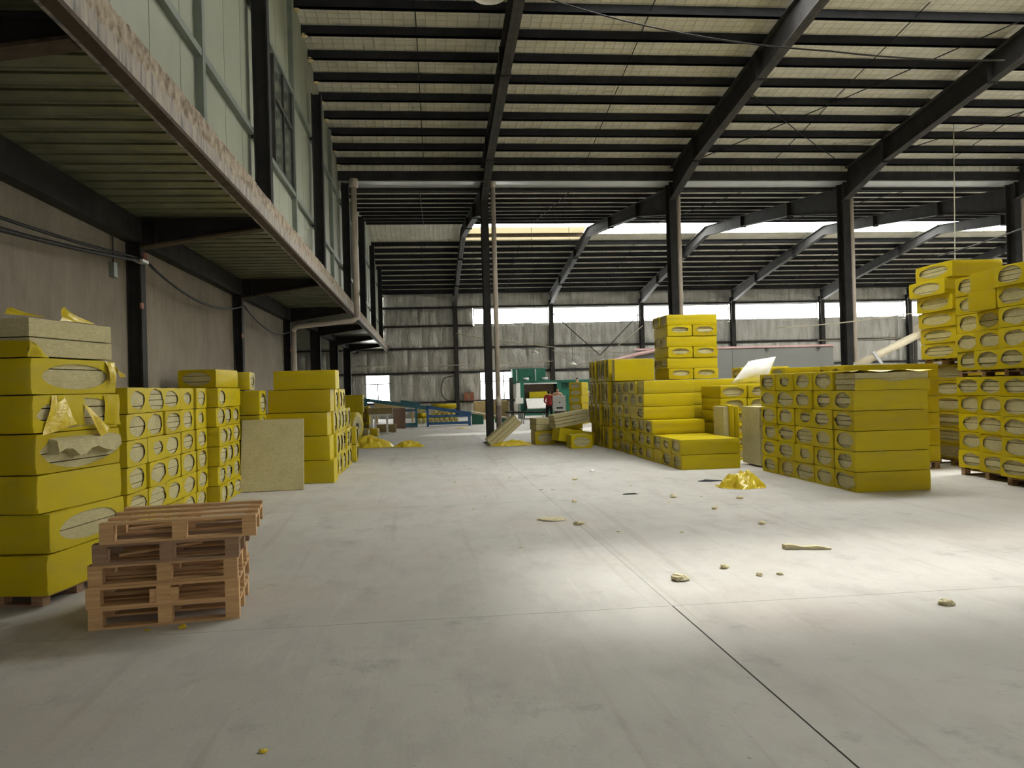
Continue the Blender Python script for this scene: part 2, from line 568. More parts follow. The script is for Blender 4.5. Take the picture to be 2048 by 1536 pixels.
XL = -2.6
bays = [XL] + FRAMES + [XR]
for i in range(len(bays) - 1):
    a, b = bays[i], bays[i + 1]
    sheet(a, b, -22, -10.2)
    sheet(a, b, -9.3, 2.2)
    if i < 2:
        sheet(a, b, -10.2, -9.3)
    else:
        sheet(a, b, -10.2, -9.3, 'window_glass', 'roof_light')  # unseen glazing behind the camera, added to let in ambient sky light
    sheet(a, b, 2.2, 13.9)
    if i == 0:
        sheet(a, b, 13.9, RIDGE1)
    else:
        if i == 1:
            sheet(a, 3.2, 13.9, RIDGE1)
        sheet(3.2 if i == 1 else a, b, 13.9, RIDGE1, 'window_glass', 'roof_light')  # unseen near-side glazing, added to brighten bale fronts and foreground floor
    if i == 0:
        sheet(a, b, RIDGE1, 16.45)
    else:
        if i == 1:
            sheet(a, 3.2, RIDGE1, 16.45)
        sheet(3.2 if i == 1 else a, b, RIDGE1, 16.45, 'window_glass', 'roof_light')
    sheet(a, b, 16.45, 25.3)
    sheet(a, b, 26.1, RIDGE2)
    if i == 0:
        sheet(a, b, RIDGE2, YFAR)
    elif i == 1:
        sheet(a, b, RIDGE2 + 0.05, RIDGE2 + 0.6, 'window_glass', 'roof_light')
        sheet(a, b, RIDGE2 + 0.6, 41.0, 'fibreglass_sheet', 'roof_light')
        sheet(a, b, 41.0, YFAR)
    else:
        sheet(a, b, RIDGE2 + 0.05, 40.3, 'window_glass', 'roof_light')
        sheet(a, b, 40.3, YFAR)
pys = [17.09 + 0.99 * k for k in range(9)] + [16.1, 15.1]
rise = [27.3 + 1.3 * k for k in range(9)]
pys += [41.2 + 1.03 * k for k in range(10)]
for y in sorted(pys):
    b = MB()
    b.box(XL, XR, y - 0.035, y + 0.035, zp(y), zp(y) + 0.2)
    b.box(XL, XR, y - 0.035, y + 0.06, zp(y), zp(y) + 0.02)
    part('purlin', b, 'purlin_steel', ceiling)
for y in rise:
    part('purlin', MB().box(XL, XR, y - 0.03, y + 0.03, zp(y) + 0.09, zp(y) + 0.205), 'purlin_steel', ceiling)
part('purlin', MB().box(2.0, 8.0, 39.9, 40.0, zp(40) + 0.02, zp(40) + 0.2), 'rusty_lip', ceiling)
for x in (0.0, 5.0, 11.0, 16.9, 22.8, 28.8):
    for y0, y1 in ((16.5, 25.2), (26.6, 38.2), (41.2, 50.8)):
        part('sag_rod', MB().tube([(x, y0, zp(y0) + 0.08), (x + 0.15, y1, zp(y1) + 0.08)], 0.012, 5), 'purlin_steel', ceiling)
# valley gutter
g = MB()
g.box(XL, XR, 25.22, 25.3, 8.12, 8.40).box(XL, XR, 26.1, 26.18, 8.0, 8.28)
part('gutter_side', g, 'dark_steel', ceiling)
part('eave_closure', MB().box(XL, XR, 25.24, 25.3, 8.40, 8.78), 'roof_insulation', ceiling)
part('gutter_bottom', MB().box(XL, XR, 25.3, 26.1, 8.10, 8.14), 'window_frame', ceiling)
# roof cross bracing between the second and third frames
for (xa, ya, xb, yb) in ((8.2, 20.0, 13.6, 25.0), (8.2, 25.0, 13.6, 16.6), (14.0, 17.0, 19.6, 24.8), (14.0, 24.8, 19.6, 17.0)):
    part('brace_rod', MB().tube([(xa, ya, zp(ya) - 0.04), ((xa + xb) / 2, (ya + yb) / 2, zp((ya + yb) / 2) - 0.1), (xb, yb, zp(yb) - 0.04)], 0.014, 5), 'purlin_steel', ceiling)

# left wall (cement plaster, up to the mezzanine beam)
wl = structure('wall_left')
part('plaster_face', MB().box(-4.5, -4.2, -22.2, 26.0, 0, 4.26), 'cement_plaster', wl)
wlf = structure('wall_left_far')
part('sheet', MB().box(-12.5, -12.2, 26.0, YFAR + 0.3, 0, 4.4), 'foil_insulation', wlf)
part('return', MB().box(-12.3, -4.5, 26.0, 26.2, 0, 4.3), 'cement_plaster', wlf)
wb = structure('wall_back')
part('lower_face', MB().box(-4.5, XR + 0.3, -22.4, -22.1, 0, 5.0), 'cement_plaster', wb)
part('upper_face', MB().box(-4.5, XR + 0.3, -22.4, -22.1, 5.5, 8.8), 'foil_insulation', wb)  # unseen strip left open below this face, sized for the light it admits
for x in [-4.4] + FRAMES:
    part('mullion', MB().box(x, x + 0.4, -22.35, -22.1, 5.0, 5.5), 'dark_steel', wb)
wr = structure('wall_right')
part('sheet', MB().box(XR, XR + 0.3, -22.4, YFAR + 0.3, 0, 10.3), 'foil_insulation', wr)

# far wall: girts, crinkled foil panels, strip windows
wf = structure('wall_far')
rows = [(0.0, 0.94), (0.94, 2.76), (2.76, 4.27), (4.27, 5.66), (5.66, 6.80), (6.80, 7.75)]
part('outer_sheet', MB().box(-12.5, 3.1, YFAR + 0.2, YFAR + 0.3, 2.76, 8.2), 'grey_partition', wf)
part('outer_sheet', MB().box(3.1, XR, YFAR + 0.2, YFAR + 0.3, 2.76, 5.68), 'grey_partition', wf)
part('outer_sheet', MB().box(3.1, XR, YFAR + 0.2, YFAR + 0.3, 6.74, 8.2), 'grey_partition', wf)
for a, b in ((-12.5, -3.62), (-2.12, 3.44), (5.46, XR)):
    part('outer_sheet', MB().box(a, b, YFAR + 0.2, YFAR + 0.3, 0, 2.76), 'grey_partition', wf)
for a, b in ((-3.62, -2.12), (3.44, 5.46)):
    part('outer_sheet', MB().box(a, b, YFAR + 0.2, YFAR + 0.3, 0, 1.0), 'grey_partition', wf)


def foil_panel_mesh(seed):
    b = MB()
    nx, nz = 8, 8
    vs = []
    for j in range(nz + 1):
        for i in range(nx + 1):
            u, w = i / nx, j / nz
            n = noise.noise(Vector((u * 3 + seed * 9.1, w * 1.5, seed)))
            bulge = 0.10 * (math.sin(math.pi * u) ** 0.6) * (math.sin(math.pi * w) ** 0.5)
            vs.append((u, -bulge * (0.7 + 0.8 * n) - 0.02 * n, w))
    fs = [(j * (nx + 1) + i, j * (nx + 1) + i + 1, (j + 1) * (nx + 1) + i + 1, (j + 1) * (nx + 1) + i) for j in range(nz) for i in range(nx)]
    return b.add(vs, fs).mesh('foil_panel', 'foil_insulation', True)


FP = [foil_panel_mesh(k) for k in range(6)]


def foil(x0, x1, z0, z1):
    link('foil_panel', random.choice(FP), wf, (x0, YFAR + 0.1, z0), (0, 0, 0), (x1 - x0, 1.0, z1 - z0))


def fill(x0, x1, z0, z1, step=1.25):
    n = max(1, round((x1 - x0) / step))
    for k in range(n):
        foil(x0 + (x1 - x0) * k / n, x0 + (x1 - x0) * (k + 1) / n, z0, z1)


for z0, z1 in rows:
    if z0 in (0.0,):
        fill(-12.2, XR, z0, z1, 2.4)
    elif z0 == 0.94:
        fill(-12.2, -3.62, z0, z1); fill(-2.12, 3.44, z0, z1); fill(5.46, XR, z0, z1, 2.0)
    elif z0 == 5.66:
        fill(-2.6, 3.1, z0, z1)
    else:
        fill(-12.2 if z0 < 4 else -2.6, XR, z0, z1, 1.25 if z0 < 6 else 2.0)
for z in (0.94, 2.76, 4.27, 5.66, 6.80, 7.72):
    x0 = -12.2 if z < 4.3 else -2.6
    if z == 0.94:
        part('girt', MB().box(-12.2, XR, YFAR - 0.06, YFAR + 0.1, z - 0.06, z + 0.04), 'dusty_steel', wf)
    elif z == 5.66:
        part('girt', MB().box(x0, 3.1, YFAR - 0.06, YFAR + 0.1, z - 0.06, z + 0.06), 'dusty_steel', wf)
    else:
        part('girt', MB().box(x0, XR, YFAR - 0.06, YFAR + 0.1, z - 0.06, z + 0.06), 'dusty_steel', wf)
# torn foil edge along the strip windows
e = MB()
for k in range(60):
    x = 3.2 + k * 0.61
    e.box(x, x + 0.6, YFAR, YFAR + 0.05, 5.62, 5.70 + random.random() * 0.07)
part('foil_edge', e, 'foil_insulation', wf)

wn = 1
for i in range(6):
    a = 3.15 if i == 0 else FRAMES[i] + 0.12
    b = FRAMES[i + 1] - 0.12
    w = structure('window_%d' % wn); wn += 1
    fr = MB()
    for z in (5.72, 6.70):
        fr.box(a, b, YFAR + 0.1, YFAR + 0.16, z - 0.03, z + 0.03)
    for x in (a + 0.03, b - 0.03):
        fr.box(x - 0.03, x + 0.03, YFAR + 0.1, YFAR + 0.16, 5.72, 6.70)
    part('window_frame', fr, 'window_frame', w)
    n = 4
    for k in range(n):
        part('pane', MB().box(a + (b - a) * k / n, a + (b - a) * (k + 1) / n, YFAR + 0.12, YFAR + 0.13, 5.74, 6.68), 'window_glass', w)
for (a, b, z0, z1, cols) in ((-3.60, -2.14, 1.08, 2.70, 2), (3.46, 5.44, 1.0, 2.73, 4)):
    w = structure('window_%d' % wn); wn += 1
    fr = MB()
    zt = z0 + (z1 - z0) * 0.66
    for z in (z0, zt, z1):
        fr.box(a, b, YFAR + 0.06, YFAR + 0.14, z - 0.035, z + 0.035)
    for k in range(cols + 1):
        x = a + (b - a) * k / cols
        fr.box(x - 0.035, x + 0.035, YFAR + 0.06, YFAR + 0.14, z0, zt if cols == 2 and k == 1 else z1)
    part('window_frame', fr, 'window_frame', w)
    for k in range(cols):
        part('pane', MB().box(a + (b - a) * k / cols, a + (b - a) * (k + 1) / cols, YFAR + 0.09, YFAR + 0.10, z0, z1), 'window_glass', w)
    portal(((a + b) / 2, YFAR + 0.25, (z0 + z1) / 2), (0, -1, 0), b - a, z1 - z0)

# mezzanine: deck, fascia, wall of insulated panels
MY = [5.85, 12.35, 18.9, 25.5, 32.0, 38.4, 44.8]
dk = structure('ceiling_mezzanine')
prof = []
y = -22.0
while y < YFAR:
    prof += [(y, 4.30), (y + 0.12, 4.285), (y + 0.24, 4.30), (y + 0.26, 4.35), (y + 0.29, 4.35), (y + 0.30, 4.315), (y + 0.36, 4.315), (y + 0.365, 4.35), (y + 0.378, 4.35)]
    y += 0.38
b = MB()
vs, fs = [], []
for i, (yy, zz) in enumerate(prof):
    vs += [(-12.4, yy, zz), (-2.22, yy, zz)]
    if i:
        fs.append((2 * i - 2, 2 * i - 1, 2 * i + 1, 2 * i))
part('ribbed_deck', b.add(vs, fs), 'deck_steel', dk)
part('deck_topping', MB().box(-12.4, -2.3, -22, YFAR, 4.36, 4.48), 'dusty_steel', dk)
part('wall_beam', MB().box(-4.28, -4.02, -22, 26.2, 3.93, 4.29), 'dark_steel', dk)
part('wall_beam', MB().box(-4.28, -4.02, 26.2, YFAR, 4.05, 4.29), 'dark_steel', dk)
tr = structure('trim_1')
part('slab_edge', MB().box(-2.30, -2.15, -22, YFAR - 0.1, 4.13, 4.5), 'stained_fascia', tr)
part('bottom_lip', MB().box(-2.24, -2.13, -22, YFAR - 0.1, 4.10, 4.14), 'rusty_lip', tr)
rg = MB()
for k in range(140):
    yy = 5.5 + k * 0.16
    rg.box(-2.30, -2.155, yy, yy + 0.15, 4.48, 4.5 + random.random() * 0.025)
part('rough_mortar', rg, 'stained_fascia', tr)

wm = structure('wall_mezzanine')
yy = 2.0
while yy < YFAR - 0.2:
    top0, top1 = zp(yy + 0.01) + 0.18, zp(min(yy + 0.97, YFAR - 0.2)) + 0.18
    part('wall_panel', MB().prism([(yy, 4.49), (yy + 0.968, 4.49), (yy + 0.968, top1), (yy, top0)], -2.55, -2.45, 'X'), 'mezzanine_panel', wm)
    yy += 0.985
part('wall_core', MB().box(-2.6, -2.555, -22, YFAR, 4.49, 8.1), 'mezzanine_rail', wm)
part('wall_core', MB().prism([(-22, 8.1), (YFAR, 8.1)] + [(q, zp(q) + 0.2) for q in (YFAR, RIDGE2, VALLEY, RIDGE1, 2.2, -10.2, -22)], -2.6, -2.555, 'X'), 'mezzanine_rail', wm)
for z in (5.53, 7.5):
    for i in range(len(MY)):
        a = MY[i] + 0.1
        e_ = (MY[i + 1] if i + 1 < len(MY) else YFAR) - 0.1
        part('rail', MB().box(-2.45, -2.37, a, e_, z - 0.045, z + 0.045), 'mezzanine_rail', wm)
for yv in [9.5] + [(MY[i] + MY[i + 1]) / 2 + 0.6 for i in range(1, 6)]:
    part('mullion', MB().box(-2.45, -2.36, yv - 0.06, yv + 0.06, 4.5, zp(yv) + 0.05), 'mezzanine_rail', wm)
for q in [16.1 + 0.99 * k for k in range(10)]:
    f = MB()
    c = Vector((-2.40, q + 0.05, zp(q) + 0.02))
    pr = [(0.0, -0.07), (0.05, -0.05), (0.075, 0.0), (0.06, 0.05), (0.0, 0.08)]
    part('foam_plug', f.lathe([(r * random.uniform(0.8, 1.4), z) for r, z in pr], c, 7), 'foam', wm)
for n, (a, b_, z0, z1) in enumerate(((14.2, 16.1, 5.6, 7.5), (34.2, 36.2, 5.6, 7.5))):
    w = structure('window_%d' % wn); wn += 1
    fr = MB()
    zm = z0 + (z1 - z0) * 0.62
    for z in (z0, zm, z1):
        fr.box(-2.45, -2.39, a, b_, z - 0.035, z + 0.035)
    for yv in (a, (a + b_) / 2, b_):
        fr.box(-2.45, -2.388, yv - 0.035, yv + 0.035, z0, z1)
    part('window_frame', fr, 'dusty_steel', w)
    for ya, yb in ((a, (a + b_) / 2), ((a + b_) / 2, b_)):
        for za, zb in ((z0, zm), (zm, z1)):
            part('pane', MB().box(-2.44, -2.425, ya, yb, za, zb), 'dark_glass', w)


# ------------------------------------------------------------------ steel frame
def h_column(name, x, y, z1, label, group, fw=0.22, dep=0.42, along='Y', mat='dark_steel', z0=0.0, plate=True):
    r = root(name, (x, y, z0), label, 'column', group)
    for s in (-1, 1):
        if along == 'Y':
            part('flange', MB().box(x - fw / 2, x + fw / 2, y + s * dep / 2 - 0.012, y + s * dep / 2 + 0.012, z0, z1), mat, r)
        else:
            part('flange', MB().box(x + s * dep / 2 - 0.012, x + s * dep / 2 + 0.012, y - fw / 2, y + fw / 2, z0, z1), mat, r)
    if along == 'Y':
        part('web', MB().box(x - 0.01, x + 0.01, y - dep / 2 + 0.012, y + dep / 2 - 0.012, z0, z1), mat, r)
    else:
        part('web', MB().box(x - dep / 2 + 0.012, x + dep / 2 - 0.012, y - 0.01, y + 0.01, z0, z1), mat, r)
    if plate:
        part('base_plate', MB().box(x - 0.2, x + 0.2, y - 0.28, y + 0.28, z0, z0 + 0.03), mat, r)
    return r


CN = ['beside the conveyor aisle', 'behind the tall yellow tower of bales', 'behind the white bag', 'behind the double-stacked bales']
for i, x in enumerate(FRAMES[:4]):
    h_column('steel_column', x, 25.6, 8.12, 'dark steel valley column ' + CN[i], 'valley columns')
    px = x + (0.27 if i == 0 else 0.195)
    r = root('downpipe', (px, 25.45, 0), 'beige plastic downpipe on the steel column ' + CN[i], 'pipe', 'downpipes on the valley columns')
    part('pipe', MB().tube([(px, 25.45, 1.25), (px, 25.45, 8.1)], 0.075, 12), 'pvc_pipe', r, True)
    part('socket', MB().tube([(px, 25.45, 7.95), (px, 25.45, 8.15)], 0.1, 12), 'pvc_pipe', r, True)
    part('socket', MB().tube([(px, 25.45, 1.15), (px, 25.45, 1.45)], 0.088, 12), 'pvc_pipe', r, True)
    part('sleeve', MB().tube([(px, 25.45, 0), (px, 25.45, 1.2)], 0.085, 12), 'pipe_sleeve', r, True, 'dark brown steel sleeve')


def rafter(x, pts, label, group):
    """tapered I-beam; pts = [(y, top z, depth)]"""
    r = root('rafter', (x, pts[0][0], pts[0][1] - pts[0][2]), label, 'beam', group)
    top = [(y, z) for y, z, d in pts]
    bot = [(y, z - d) for y, z, d in pts]
    part('web', MB().prism(top + bot[::-1], x - 0.008, x + 0.008, 'X'), 'dark_steel', r)
    for line, s in ((top, -1), (bot, 1)):
        q = [(y, z) for y, z in line] + [(y, z + 0.02 * s) for y, z in line[::-1]]
        part('flange', MB().prism(q, x - 0.11, x + 0.11, 'X'), 'dusty_steel', r)
    for k in range(1, len(pts) - 1):
        y, z, d = pts[k]
        part('splice_plate', MB().box(x - 0.13, x + 0.13, y - 0.02, y + 0.02, z - d - 0.05, z - 0.01), 'dark_steel', r)


for i, x in enumerate(FRAMES[:6]):
    rafter(x, [(RIDGE1, zp(RIDGE1), 0.68), (18.4, zp(18.4), 0.65), (23.0, zp(23), 0.68), (25.5, zp(25.5), 1.0)],
           'dark tapered rafter overhead, %s from the left, near roof slope' % NTH[i], 'near rafters')
    rafter(x, [(25.8, zp(25.8), 0.85), (29.5, zp(29.5), 0.5), (34.0, zp(34), 0.45), (RIDGE2, zp(RIDGE2), 0.45)],
           'dark tapered rafter rising behind the gutter, %s from the left' % NTH[i], 'rafters rising to the far ridge')
    rafter(x, [(RIDGE2, zp(RIDGE2), 0.45), (42.0, zp(42), 0.45), (47.0, zp(47), 0.5), (YFAR - 0.1, zp(YFAR), 0.75)],
           'grey tapered rafter falling to the far wall, %s from the left' % NTH[i], 'rafters falling to the far wall')
    h_column('wall_column', x, YFAR - 0.25, zp(YFAR) - 0.4, 'grey steel column against the foil far wall, %s from the left' % NTH[i], 'far wall columns', 0.26, 0.3, mat='dusty_steel')
for i, yv in enumerate(MY):
    lab = NTH[i]
    if yv < 26:
        wc = h_column('wall_column', -4.1, yv, 3.95, 'dark steel post on the plastered left wall, %s from the camera' % lab, 'posts on the left wall', 0.2, 0.18, 'X', plate=False)
        part('tape_band', MB().box(-4.015, -3.99, yv - 0.12, yv - 0.03, 2.98, 3.06), 'red_box', wc, label='faded orange tape band')
    else:
        h_column('mezzanine_post', -4.1, yv, 4.05, 'dark steel post under the mezzanine past the plaster wall, %s' % lab, 'posts under the mezzanine', 0.3, 0.35, 'X')
    r = root('bracket_beam', (-4.0, yv, 3.85), 'dark tapered bracket under the mezzanine deck, %s from the camera' % lab, 'beam', 'mezzanine brackets')
    part('web', MB().prism([(-4.0, 4.28), (-4.0, 3.86), (-2.3, 4.12), (-2.3, 4.28)], yv - 0.01, yv + 0.01, 'Y'), 'dark_steel', r)
    part('flange', MB().prism([(-4.0, 3.88), (-4.0, 3.85), (-2.3, 4.11), (-2.3, 4.14)], yv - 0.1, yv + 0.1, 'Y'), 'rusty_lip', r)
    part('flange', MB().box(-4.0, -2.3, yv - 0.1, yv + 0.1, 4.26, 4.285), 'dark_steel', r)
    part('stiffener', MB().box(-3.8, -3.78, yv - 0.09, yv + 0.09, 3.9, 4.27), 'dark_steel', r)
    if yv > 10:
        h_column('mezzanine_column', -2.26, yv, 8.45 if yv > 15 else 9.4, 'black steel column standing on the mezzanine edge, %s from the camera' % NTH[i - 1], 'mezzanine edge columns', 0.19, 0.2, 'X', z0=4.5, plate=False)
# bent downpipe by the mezzanine
r = root('bent_downpipe', (-4.0, 25.2, 0), 'beige downpipe bending under the mezzanine edge to the wall', 'pipe')
part('upper_pipe', MB().tube([(-1.98, 25.2, 3.95), (-1.98, 25.2, 8.1)], 0.085, 12), 'pvc_pipe', r, True)
part('socket', MB().tube([(-1.98, 25.2, 7.9), (-1.98, 25.2, 8.15)], 0.13, 12), 'pvc_pipe', r, True)
part('cross_pipe', MB().tube([(-1.98, 25.2, 4.1), (-1.98, 25.2, 3.95), (-2.1, 25.2, 3.86), (-3.75, 25.2, 3.72), (-3.87, 25.2, 3.62), (-3.87, 25.2, 3.5)], 0.08, 12), 'pvc_pipe', r, True)
part('lower_pipe', MB().tube([(-3.87, 25.2, 0), (-3.87, 25.2, 3.55)], 0.08, 12), 'pvc_pipe', r, True)

# ------------------------------------------------------------------ bales
NP = 28


def rrect(hy, hz, rad, n=NP):
    """n points on a rounded rectangle, by angle"""
    out = []
    for k in range(n):
        a = 2 * math.pi * (k + 0.5) / n
        # superellipse: square with rounded corners
        c, s = math.cos(a), math.sin(a)
        q = (abs(c) ** 26 + abs(s) ** 26) ** (-1 / 26)
        out.append((hy * c * q, hz * s * q))
    return out


def wrap_mesh(seed, hole, jag=0.05, jit=0.012):
    """unit film wrap along x (holes on the x faces). hole=(ry,rz,cy,cz) or None"""
    rnd = random.Random(seed)
    b = MB()
    per = rrect(0.5, 0.5, 0.06)
    xsr = [-0.5, -0.48, -0.25, 0.0, 0.25, 0.48, 0.5]
    rings = []
    for i, x in enumerate(xsr):
        ring = []
        s = 0.985 if i in (0, len(xsr) - 1) else 1.0
        for k, (y_, z_) in enumerate(per):
            n = noise.noise(Vector((x * 4 + seed, y_ * 5, z_ * 5 + seed * 3))) * jit
            ring.append((x, y_ * s * (1 + n), z_ * s * (1 + n) + 0.5))
        rings.append(ring)
    idx = []
    for ring in rings:
        st = len(b.v)
        b.v += ring
        idx.append(st)
    for i in range(len(rings) - 1):
        for k in range(NP):
            k2 = (k + 1) % NP
            b.f.append((idx[i] + k, idx[i] + k2, idx[i + 1] + k2, idx[i + 1] + k))
    for e_, x in ((0, -0.5), (len(rings) - 1, 0.5)):
        st = len(b.v)
        ph = rnd.random() * 10
        if hole:
            ry, rz, cy, cz = hole
            for k in range(NP):
                a = 2 * math.pi * (k + 0.5) / NP
                w = 1 + jag * noise.noise(Vector((math.cos(a) * 1.6 + ph, math.sin(a) * 1.6, seed))) * 2
                yy_ = max(-0.47, min(0.47, cy + ry * math.cos(a) * w))
                zz_ = max(-0.47, min(0.47, cz + rz * math.sin(a) * w))
                b.v.append((x * (1.004 + 0.008 * rnd.random()), yy_, zz_ + 0.5))
            for k in range(NP):
                k2 = (k + 1) % NP
                b.f.append((idx[e_] + k, idx[e_] + k2, st + k2, st + k))
        else:
            for k, (y_, z_) in enumerate(per):
                b.v.append((x * 1.008, y_ * 0.5, z_ * 0.5 + 0.5))
            for k in range(NP):
                k2 = (k + 1) % NP
                b.f.append((idx[e_] + k, idx[e_] + k2, st + k2, st + k))
            b.f.append(tuple(st + k for k in range(NP)))
    me = b.mesh('wrap', 'yellow_film', True)
    me.set_sharp_from_angle(angle=math.radians(35))
    return me


def core_mesh(seed, cuts, mat='rock_wool', inset=0.95):
    """wool boards stacked in z with open seams between them"""
    rnd = random.Random(seed)
    b = MB()
    zs = [0.0] + sorted(cuts) + [1.0]
    h = inset / 2
    for i in range(len(zs) - 1):
        ox, oy = rnd.uniform(-0.006, 0.006), rnd.uniform(-0.008, 0.008)
        z0, z1 = 0.03 + zs[i] * 0.955, 0.03 + zs[i + 1] * 0.955 - 0.026
        hx = 0.484
        b.box(-hx + ox, hx + ox, -h + oy, h + oy, z0, z1)
    return b.mesh('wool_core', mat)


def half_wrap(seed):
    return wrap_mesh(seed, (0.43, 0.43, 0.0, 0.0), 0.08)


WR = {}
WR['oval'] = [wrap_mesh(10 + k, (0.34 + 0.03 * (k % 3), 0.37 + 0.03 * (k % 2), 0.02 * (k % 3 - 1), 0.015 * (k % 2)), 0.07) for k in range(8)]
WR['small'] = [wrap_mesh(40 + k, (0.26, 0.28, 0.05, 0.03), 0.12) for k in range(3)]
WR['wide'] = [wrap_mesh(60 + k, (0.38, 0.36, 0.0, 0.0), 0.02) for k in range(3)]
WR['flat'] = [wrap_mesh(70 + k, (0.34, 0.27, 0.0, 0.08), 0.06) for k in range(3)]
WR['torn'] = [wrap_mesh(80 + k, (0.45, 0.42, 0.0, 0.0), 0.12) for k in range(3)]
WR['plain'] = [wrap_mesh(90 + k, None) for k in range(4)]
CORES = [core_mesh(1, [0.5]), core_mesh(2, [0.33, 0.66]), core_mesh(3, [0.27]), core_mesh(4, [0.72]), core_mesh(5, [0.25, 0.5, 0.75])]
UCORE = [core_mesh(20, [])]
BCORES = [core_mesh(11, [0.4], 'brown_wool'), core_mesh(12, [0.3, 0.7], 'brown_wool')]
_cnt = [0]


def bale(cx, cy, z0, lx, ly, lz, kind='oval', rz=0.0, label=None, group=None, rx=0.0, ry=0.0, brown=False, bare=False):
    """one wrapped bale; (cx, cy) base centre, film holes on its local x faces"""
    _cnt[0] += 1
    k = _cnt[0]
    r = root('wool_bale', (cx, cy, z0), label, 'bale', group, (rx, ry, rz))
    cs = BCORES if brown else (UCORE if (bare and lz > 0.9) else CORES)
    link('wool_core', cs[(k * 7) % len(cs)], r, (0, 0, 0), (0, 0, 0), (lx, ly, lz))
    if not bare:
        v = WR[kind]
        fl = math.pi if k % 2 else 0
        link('film_wrap', v[(k * 5) % len(v)], r, (0, 0, 0), (0, 0, fl), (lx, ly, lz))
    return r


def jr(a):
    return random.uniform(-a, a)


# stack B: bale ends towards the aisle, behind the wooden pallets
cols = [9.66, 10.36, 11.04, 11.76, 12.46, 13.06]
ends = [10.35, 11.03, 11.75, 12.45, 13.05]
for c in range(5):
    w_ = ends[c] - cols[c]
    for row in range(6):
        kd = random.choice(['oval', 'oval', 'oval', 'torn' if c < 2 else 'oval', 'small' if random.random() < 0.4 else 'oval'])
        bale(-3.35 - 0.42 + jr(0.02), cols[c] + w_ / 2, row * 0.304, 0.84, w_ - 0.01, 0.302, kd, jr(0.015),
             'yellow-wrapped bale behind the pallets, %s layer up, %s column from the near end' % (ORD[row], NTH[c]), 'bale stack behind the pallets')
for c in range(3):
    for row in range(6):
        if row == 5 and c > 0:
            continue
        y0 = 13.09 + c * 0.585
        bale(-3.19 - 0.5 + jr(0.02) - 0.03 * c, y0 + 0.29, row * 0.304, 1.0, 0.575, 0.302, 'oval', jr(0.015),
             'yellow bale in the jutting column left of the flat board, %s layer, %s from near' % (ORD[row], NTH[c]), 'jutting bale columns')
bale(-3.50, 14.26, 5 * 0.304, 0.58, 1.14, 0.302, 'plain', 0.02, 'plain yellow bale lying lengthwise atop the jutting columns', 'jutting bale columns')
bale(-3.57, 14.15, 1.83, 1.05, 0.62, 0.30, 'wide', math.radians(84), 'bale with dark wool end on top, against the plastered wall', 'bales on top by the wall')

# stack E: long sides to the camera, behind the flat board
for row in range(4):
    bale(-3.52, 15.48, row * 0.445, 1.12, 0.66, 0.44, 'oval', 0.0, 'long bale of the inner pile behind the flat board, %s layer' % ORD[row], 'inner pile behind the board')
bale(-3.5, 15.7, 1.79, 0.62, 0.95, 0.33, 'wide', math.radians(6), 'dusty single bale on the inner pile behind the flat board', 'inner pile behind the board')
bw = 0.70
for c in range(6):
    top = [5, 4, 4, 4, 3, 3][c]
    for row in range(top):
        ox = [0.02, -0.05, -0.09, 0.0, 0.1][row] if c == 0 else [-0.02, 0.0, -0.03, 0.0, 0.1][row]
        hz = [0.435, 0.455, 0.445, 0.43, 0.36][row]
        z0 = [0.0, 0.437, 0.894, 1.341, 1.773][row]
        bale(-2.33 + ox + jr(0.015), 16.08 + c * bw, z0, 1.14, bw - 0.01, hz, 'oval' if c else 'plain', jr(0.012),
             'long yellow bale of the pile right of the flat board, %s layer, %s row back' % (ORD[row], NTH[c]), 'pile right of the board')
bale(-2.25, 16.78, 1.775, 1.0, 0.68, 0.34, 'oval', 0.02, 'second top bale on the pile right of the flat board', 'pile right of the board')
bale(-2.2, 20.65, 0.0, 1.0, 0.7, 0.42, 'oval', 0.0, 'low yellow bale at the far end of the left pile', 'pile right of the board')
bale(-2.2, 20.65, 0.425, 1.0, 0.7, 0.42, 'oval', 0.0, 'upper yellow bale at the far end of the left pile', 'pile right of the board')

# stack F: stepped pile right of the aisle (bales lie across, ends to the aisle)
cw = 0.657
for c in range(9):
    n = 2 if c < 2.5 else (3 if c < 3.5 else 6)
    for row in range(n):
        y0 = 15.58 + c * cw
        kd = 'plain' if (row + 2 * c) % 9 == 4 else random.choice(['oval', 'oval', 'small'])
        bale(5.53 + jr(0.02), y0 + cw / 2, row * 0.297, 1.18, cw - 0.018, 0.295, kd, jr(0.006),
             'bright yellow bale of the stepped pile, %s layer, %s column from the front' % (ORD[row], NTH[c]), 'stepped pile')
for k in range(8):
    for t in range(4):
        y0 = 21.52 + k * 0.31
        bale(5.42 + jr(0.04), y0 + 0.15, t * 0.6, 1.12, 0.295, 0.595, 'oval', jr(0.005),
             'bale on edge behind the stepped pile, %s tier, %s from the front' % (ORD[t], NTH[k]), 'bales on edge')
bale(5.45, 21.1, 1.80, 1.05, 0.30, 0.56, 'plain', 0.0, 'broad yellow bale standing on edge atop the stepped pile rear', 'bales on edge')
